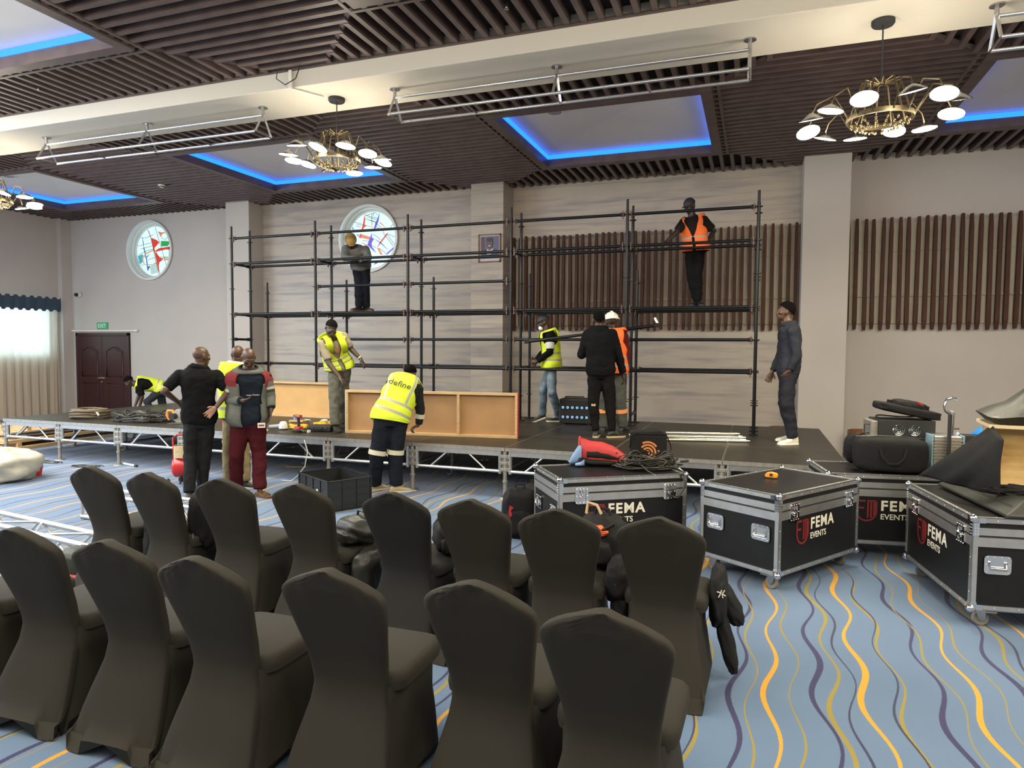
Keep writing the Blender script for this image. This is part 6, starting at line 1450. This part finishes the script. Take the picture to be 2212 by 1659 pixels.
# sack and trusses on the left carpet
t = thing('white_sack', 'large off-white sack on the carpet at the left edge', 'sack', (-9.62, 6.05, 0), math.radians(25))
blob((0, 0, .18), (.66, .42, .26), .16, 2.2, 5, ex=.8, flat=0).build('sack', mat('woven_white_sack', (.50, .48, .40), .6, var=.25, vs=4, bump=.3, bs=30), t, smooth=180); MB().path([(.0, -.41, .12), (.2, -.36, .16), (.38, -.26, .13)], .006, 6).build('seam', mSoleW, t)
t = thing('red_bucket', 'small red object on the carpet behind the white sack', 'bucket', (-9.32, 6.52, 0), 0); MB().lathe([(0, 0), (.07, 0), (.09, .14), (.082, .14), (.065, .01)], 20).build('bucket', mRedP, t, smooth=40); MB().path([(.088*math.cos(a), 0, .14+.06*math.sin(a)) for a in [PI*k/10 for k in range(11)]], .004, 6).build('bail_handle', mSteel, t)
def box_truss(p, rz, L_, lab, s=.24, n=7):
    t = thing('truss', lab, 'truss', p, math.radians(rz), 'aluminium trusses lying on the carpet'); r_ = .024
    cs = [(0, r_), (s, r_), (0, s+r_), (s, s+r_)]
    for y, z in cs: MB().tube((0, y, z), (L_, y, z), r_, n=14).build('chord', mAlu, t, smooth=60)
    for (a, b_) in ((0, 1), (2, 3), (0, 2), (1, 3)):
        for k in range(n):
            x0, x1 = L_*k/n, L_*(k+1)/n; P, Q = (cs[a], cs[b_]) if k % 2 else (cs[b_], cs[a])
            MB().tube((x0+.02, *P), (x1-.02, *Q), .0105, n=8).build('brace', mAlu, t, smooth=60)
    for x in (.012, L_-.012): 
        for (a, b_) in ((0, 1), (2, 3), (0, 2), (1, 3)): MB().tube((x, *cs[a]), (x, *cs[b_]), .014, n=8).build('end_frame', mAlu, t, smooth=60)
box_truss((-7.4, 4.08, 0), -8, 2.75, 'shiny aluminium box truss lying on the carpet left of the chairs')
box_truss((-6.55, 5.05, 0), -3, 1.62, 'short aluminium truss lying behind the second-row chairs')

# tools and cables on the stage
def tool(nm, lab, x, y, cat, rz=0): return thing(nm, lab, cat, (x, y, DK), math.radians(rz))
t = tool('hose_coil', 'coiled brown rope-like hose at the left end of the stage', -10.28, 8.12, 'hose', 0)
MB().path([((.30+.03*math.sin(a*2.3))*math.cos(a), (.24+.03*math.cos(a*1.7))*math.sin(a), .02+.13*(k/170)+.006*math.sin(a*3)) for k, a in [(k, 2*PI*k/17) for k in range(170)]], .017, 6).build('hose', mat('brown_hose', (.11, .085, .05), .7), t, smooth=60); MB().tube((.26, -.1, .12), (.36, -.13, .06), .02, n=10).build('nozzle', mAluD, t)
t = tool('cable_heap', 'heap of tangled dark cables on the left part of the stage', -9.0, 8.05, 'cable', 8)
MB().path(tangle(170, .42, .012, .20, 4, 8, .4, .5), .009, 6).build('cable', mCable, t, smooth=60); MB().tube((-.5, -.12, .02), (-.38, -.02, .12), .012, n=8).build('plug', mBlackM, t); MB().path([(.4, 0, .02), (.6, .25, .012), (.9, .3, .012)], .008, 6).build('trailing_end', mCable, t)
t = tool('circular_saw', 'orange and grey circular saw on the stage left of the black polo person', -8.36, 8.02, 'power tool', 15)
MB().lathe([(0, -.02), (.10, -.02), (.11, 0), (.10, .02), (0, .02)], 28, (.06, 0, .12), M=Matrix.Rotation(PI/2, 3, 'X')).build('blade_guard', mat('saw_grey', (.42, .40, .34), .4, .4), t, smooth=40); MB().box((.06, 0, .012), (.30, .14, .008)).build('base_plate', mSteel, t)
MB().path([(-.10, 0, .06), (-.14, 0, .13), (-.12, 0, .20), (-.05, 0, .20), (-.02, 0, .15)], .022, 8).build('handle', mat('orange_tool_plastic', (.80, .25, .03), .45), t, smooth=60); MB().tube((-.0, .0, .12), (.0, -.12, .12), .045, n=16).build('motor', mBlackM, t, smooth=40); MB().lathe([(0, -.024), (.085, -.024), (.085, -.026), (0, -.026)], 28, (.06, 0, .11), M=Matrix.Rotation(PI/2, 3, 'X')).build('blade', mSteel, t)
t = tool('red_tool_box', 'small red tool case on the stage between the polo person and the phone user', -7.32, 8.12, 'tool case', 10); MB().box2((-.16, -.09, 0), (.16, .09, .15)).build('case', mRedP, t, bevel=.02); MB().path([(-.06, 0, .15), (-.05, 0, .18), (.05, 0, .18), (.06, 0, .15)], .009, 8).build('handle', mBlackM, t); MB().box((.0, -.092, .10), (.05, .006, .03)).build('latch', mChrome, t)
yel = mat('yellow_plastic_hose', (.72, .44, .02), .4)
t = tool('angle_sander', 'white and grey power sander lying among the tools', -6.42, 8.0, 'power tool', 20); MB().path([(-.14, 0, .04), (.02, 0, .05), (.06, 0, .05)], [.028, .033, .035], 12).build('body', mat('tool_grey', (.30, .33, .38), .5), t, smooth=60); MB().lathe([(.03, 0), (.065, .0), (.06, .05), (.045, .09), (.03, .10), (0, .10)], 18, (.06, 0, .02)).build('dust_cup', mat('white_plastic', (.62, .62, .62), .5), t, smooth=40); MB().lathe([(0, 0), (.06, 0), (.06, .02), (0, .02)], 20, (.06, 0, 0)).build('sanding_pad', mBlackM, t)
t = tool('cordless_drill', 'red and black cordless drill standing upright on its battery', -6.10, 8.02, 'power tool', -15); MB().box((0, 0, .03), (.11, .075, .055)).build('battery', mRedP, t, bevel=.008); MB().path([(0, 0, .05), (.005, 0, .10), (-.005, 0, .18)], [.024, .019, .022], 12).build('grip', mBlackM, t, smooth=60); MB().path([(.05, 0, .20), (-.06, 0, .205)], [.027, .024], 14).build('motor_housing', mat('dull_red', (.30, .05, .05), .5), t, smooth=60); MB().tube((-.06, 0, .205), (-.10, 0, .207), .014, n=12).build('chuck', mBlackM, t, smooth=60)
t = tool('hose_bundle', 'yellow hose bundle beside the upright cordless drill', -6.17, 8.10, 'hose', 0); MB().path([((.13+.02*math.sin(a*1.7))*math.cos(a), .07*math.sin(a), .02+.012*(k/16)+.01*math.sin(a*2)) for k, a in [(k, 2*PI*k/16) for k in range(64)]], .014, 6).build('hose', yel, t, smooth=60); MB().tube((.12, -.02, .03), (.2, -.05, .02), .012, n=8).build('coupling', mBrass, t)
t = tool('yellow_bag', 'crumpled yellow bag behind the black tool case on the stage', -5.92, 8.36, 'bag', 20); blob((0, 0, .05), (.15, .09, .055), .3, 3, 3, ex=.9, flat=0).build('bag', yel, t, smooth=60); MB().ell((.11, -.04, .06), (.02, .02, .015), nu=10, nv=8).build('knot', mBlackM, t)  # soft yellow bag with a dark knot
t = tool('tool_case', 'black hard tool case lying next to the standing boots', -5.76, 8.10, 'tool case', 12); MB().box2((-.17, -.12, 0), (.17, .12, .085)).build('case', mBlackM, t, bevel=.018); MB().path([(-.05, -.12, .045), (-.045, -.15, .045), (.045, -.15, .045), (.05, -.12, .045)], .009, 8).build('handle', mBlackM, t); MB().box((.10, -.122, .06), (.035, .008, .03)).build('latch', mSteel, t); MB().box((-.1, -.122, .06), (.035, .008, .03)).build('latch', mSteel, t)
t = tool('tool_cable', 'black tool cable with pale plug in front of the black tool case', -5.98, 7.88, 'cable', 0); MB().path(tangle(40, .15, .008, .05, 9, 8, .4, .3), .008, 6).build('cable', mCable, t, smooth=60); MB().box((.17, -.02, .02), (.03, .05, .035)).build('plug', mCream, t, bevel=.004)
t = tool('cardboard_box', 'small open cardboard box among the tools', -6.30, 8.30, 'box', 10); MB().box2((-.12, -.09, .0), (.12, .09, .11)).build('box', mat('cardboard', (.36, .23, .10), .8), t); MB().box((-.0, -.1, .11), (.22, .05, .004), M=Matrix.Rotation(.5, 3, 'X')).build('flap', bpy.data.materials['cardboard'], t)
t = tool('spray_can', 'small blue spray can standing behind the tools', -6.44, 8.40, 'can', 0); MB().lathe([(0, 0), (.032, 0), (.032, .13), (.02, .15), (0, .15)], 18).build('can', mat('blue_can', (.05, .17, .45), .35), t, smooth=40); MB().lathe([(0, .15), (.014, .15), (.014, .175), (0, .175)], 12).build('nozzle', mFrameW, t)
for i, (x, y, l) in enumerate(((-6.75, 9.1, 'white paper scrap on the stage left of the blue can'), (-6.5, 9.2, 'white crumpled scrap on the stage behind the upright drill'), (-6.25, 9.0, 'thin white strip on the stage right of the drill'), (-5.95, 9.15, 'tangle of white plastic ties behind the yellow bag'), (-6.45, 7.75, 'pale offcut at the stage edge in front of the sander'))):
    t = tool('paper_scrap', l, x, y, 'scrap', 30*i); blob((0, 0, .012), (.06+.02*(i == 3), .03, .018), .5, 3, i, ex=.9, flat=.001, n=16, m=10).build('scrap', mFrameW, t, smooth=60)
# things under and in front of the stage
tim = random.Random(3)
for i in range(12):
    lay = i//4; q = i % 4
    t = thing('timber_plank', 'yellow timber plank piled left of the stage, ' + ['bottom', 'middle', 'top'][lay]+' layer, '+['nearest the stage', 'second', 'third', 'outermost'][q], 'plank', (-11.80-.33*q-.06*lay, 7.70+.12*lay+.15*(q % 2), lay*.125), math.radians(94-1.5*lay+q), 'timber planks piled beside the stage')
    MB().box2((0, 0, 0), (3.1-.3*q, .29, .06)).build('plank', mPine, t, bevel=.003)
    for x in (.3, 2.0): MB().box2((x, .02, .0601), (x+.07, .27, .1249)).build('spacer', mPine, t)
for nm, l, x, y, rz, f in (('pipe_offcut', 'short pale pipe on the carpet near the second jack from the left', -8.98, 7.62, -14, 'p'), ('cable', 'thin black cable curled round the second stage jack', -10.2, 7.35, 0, 'c'), ('cable', 'thin black cable curled on the carpet by the third stage jack', -9.35, 7.3, 20, 'c'), ('timber_batten', 'thin pale batten on the carpet under the stage behind the phone user', -6.6, 8.35, 12, 'b'), ('cable', 'pale cable hanging from the stage edge to the carpet right of the phone user', -5.75, 7.5, 0, 'h')):
    t = thing(nm, l, nm.split('_')[0], (x, y, 0), math.radians(rz))
    if f == 'p': MB().tube((0, 0, .018), (.32, 0, .018), .016, n=12).build('tube', mFrameW, t, smooth=60); MB().tube((.32, 0, .018), (.38, 0, .018), .018, n=12).build('black_end', mBlackM, t, smooth=60)
    if f == 'c': MB().path(tangle(26, .26, .006, .02, 5, 9, .35, .2), .006, 6).build('cable', mCable, t, smooth=60)
    if f == 'b': MB().box2((0, 0, 0), (.36, .03, .015)).build('batten', mPine, t)
    if f == 'h': MB().path([(.12, .02, .56), (.2, -.02, .42), (.17, -.04, .22), (.05, -.05, .08), (-.05, -.04, .01), (-.2, -.05, .008)], .006, 6).build('cable', mFrameW, t, smooth=60)
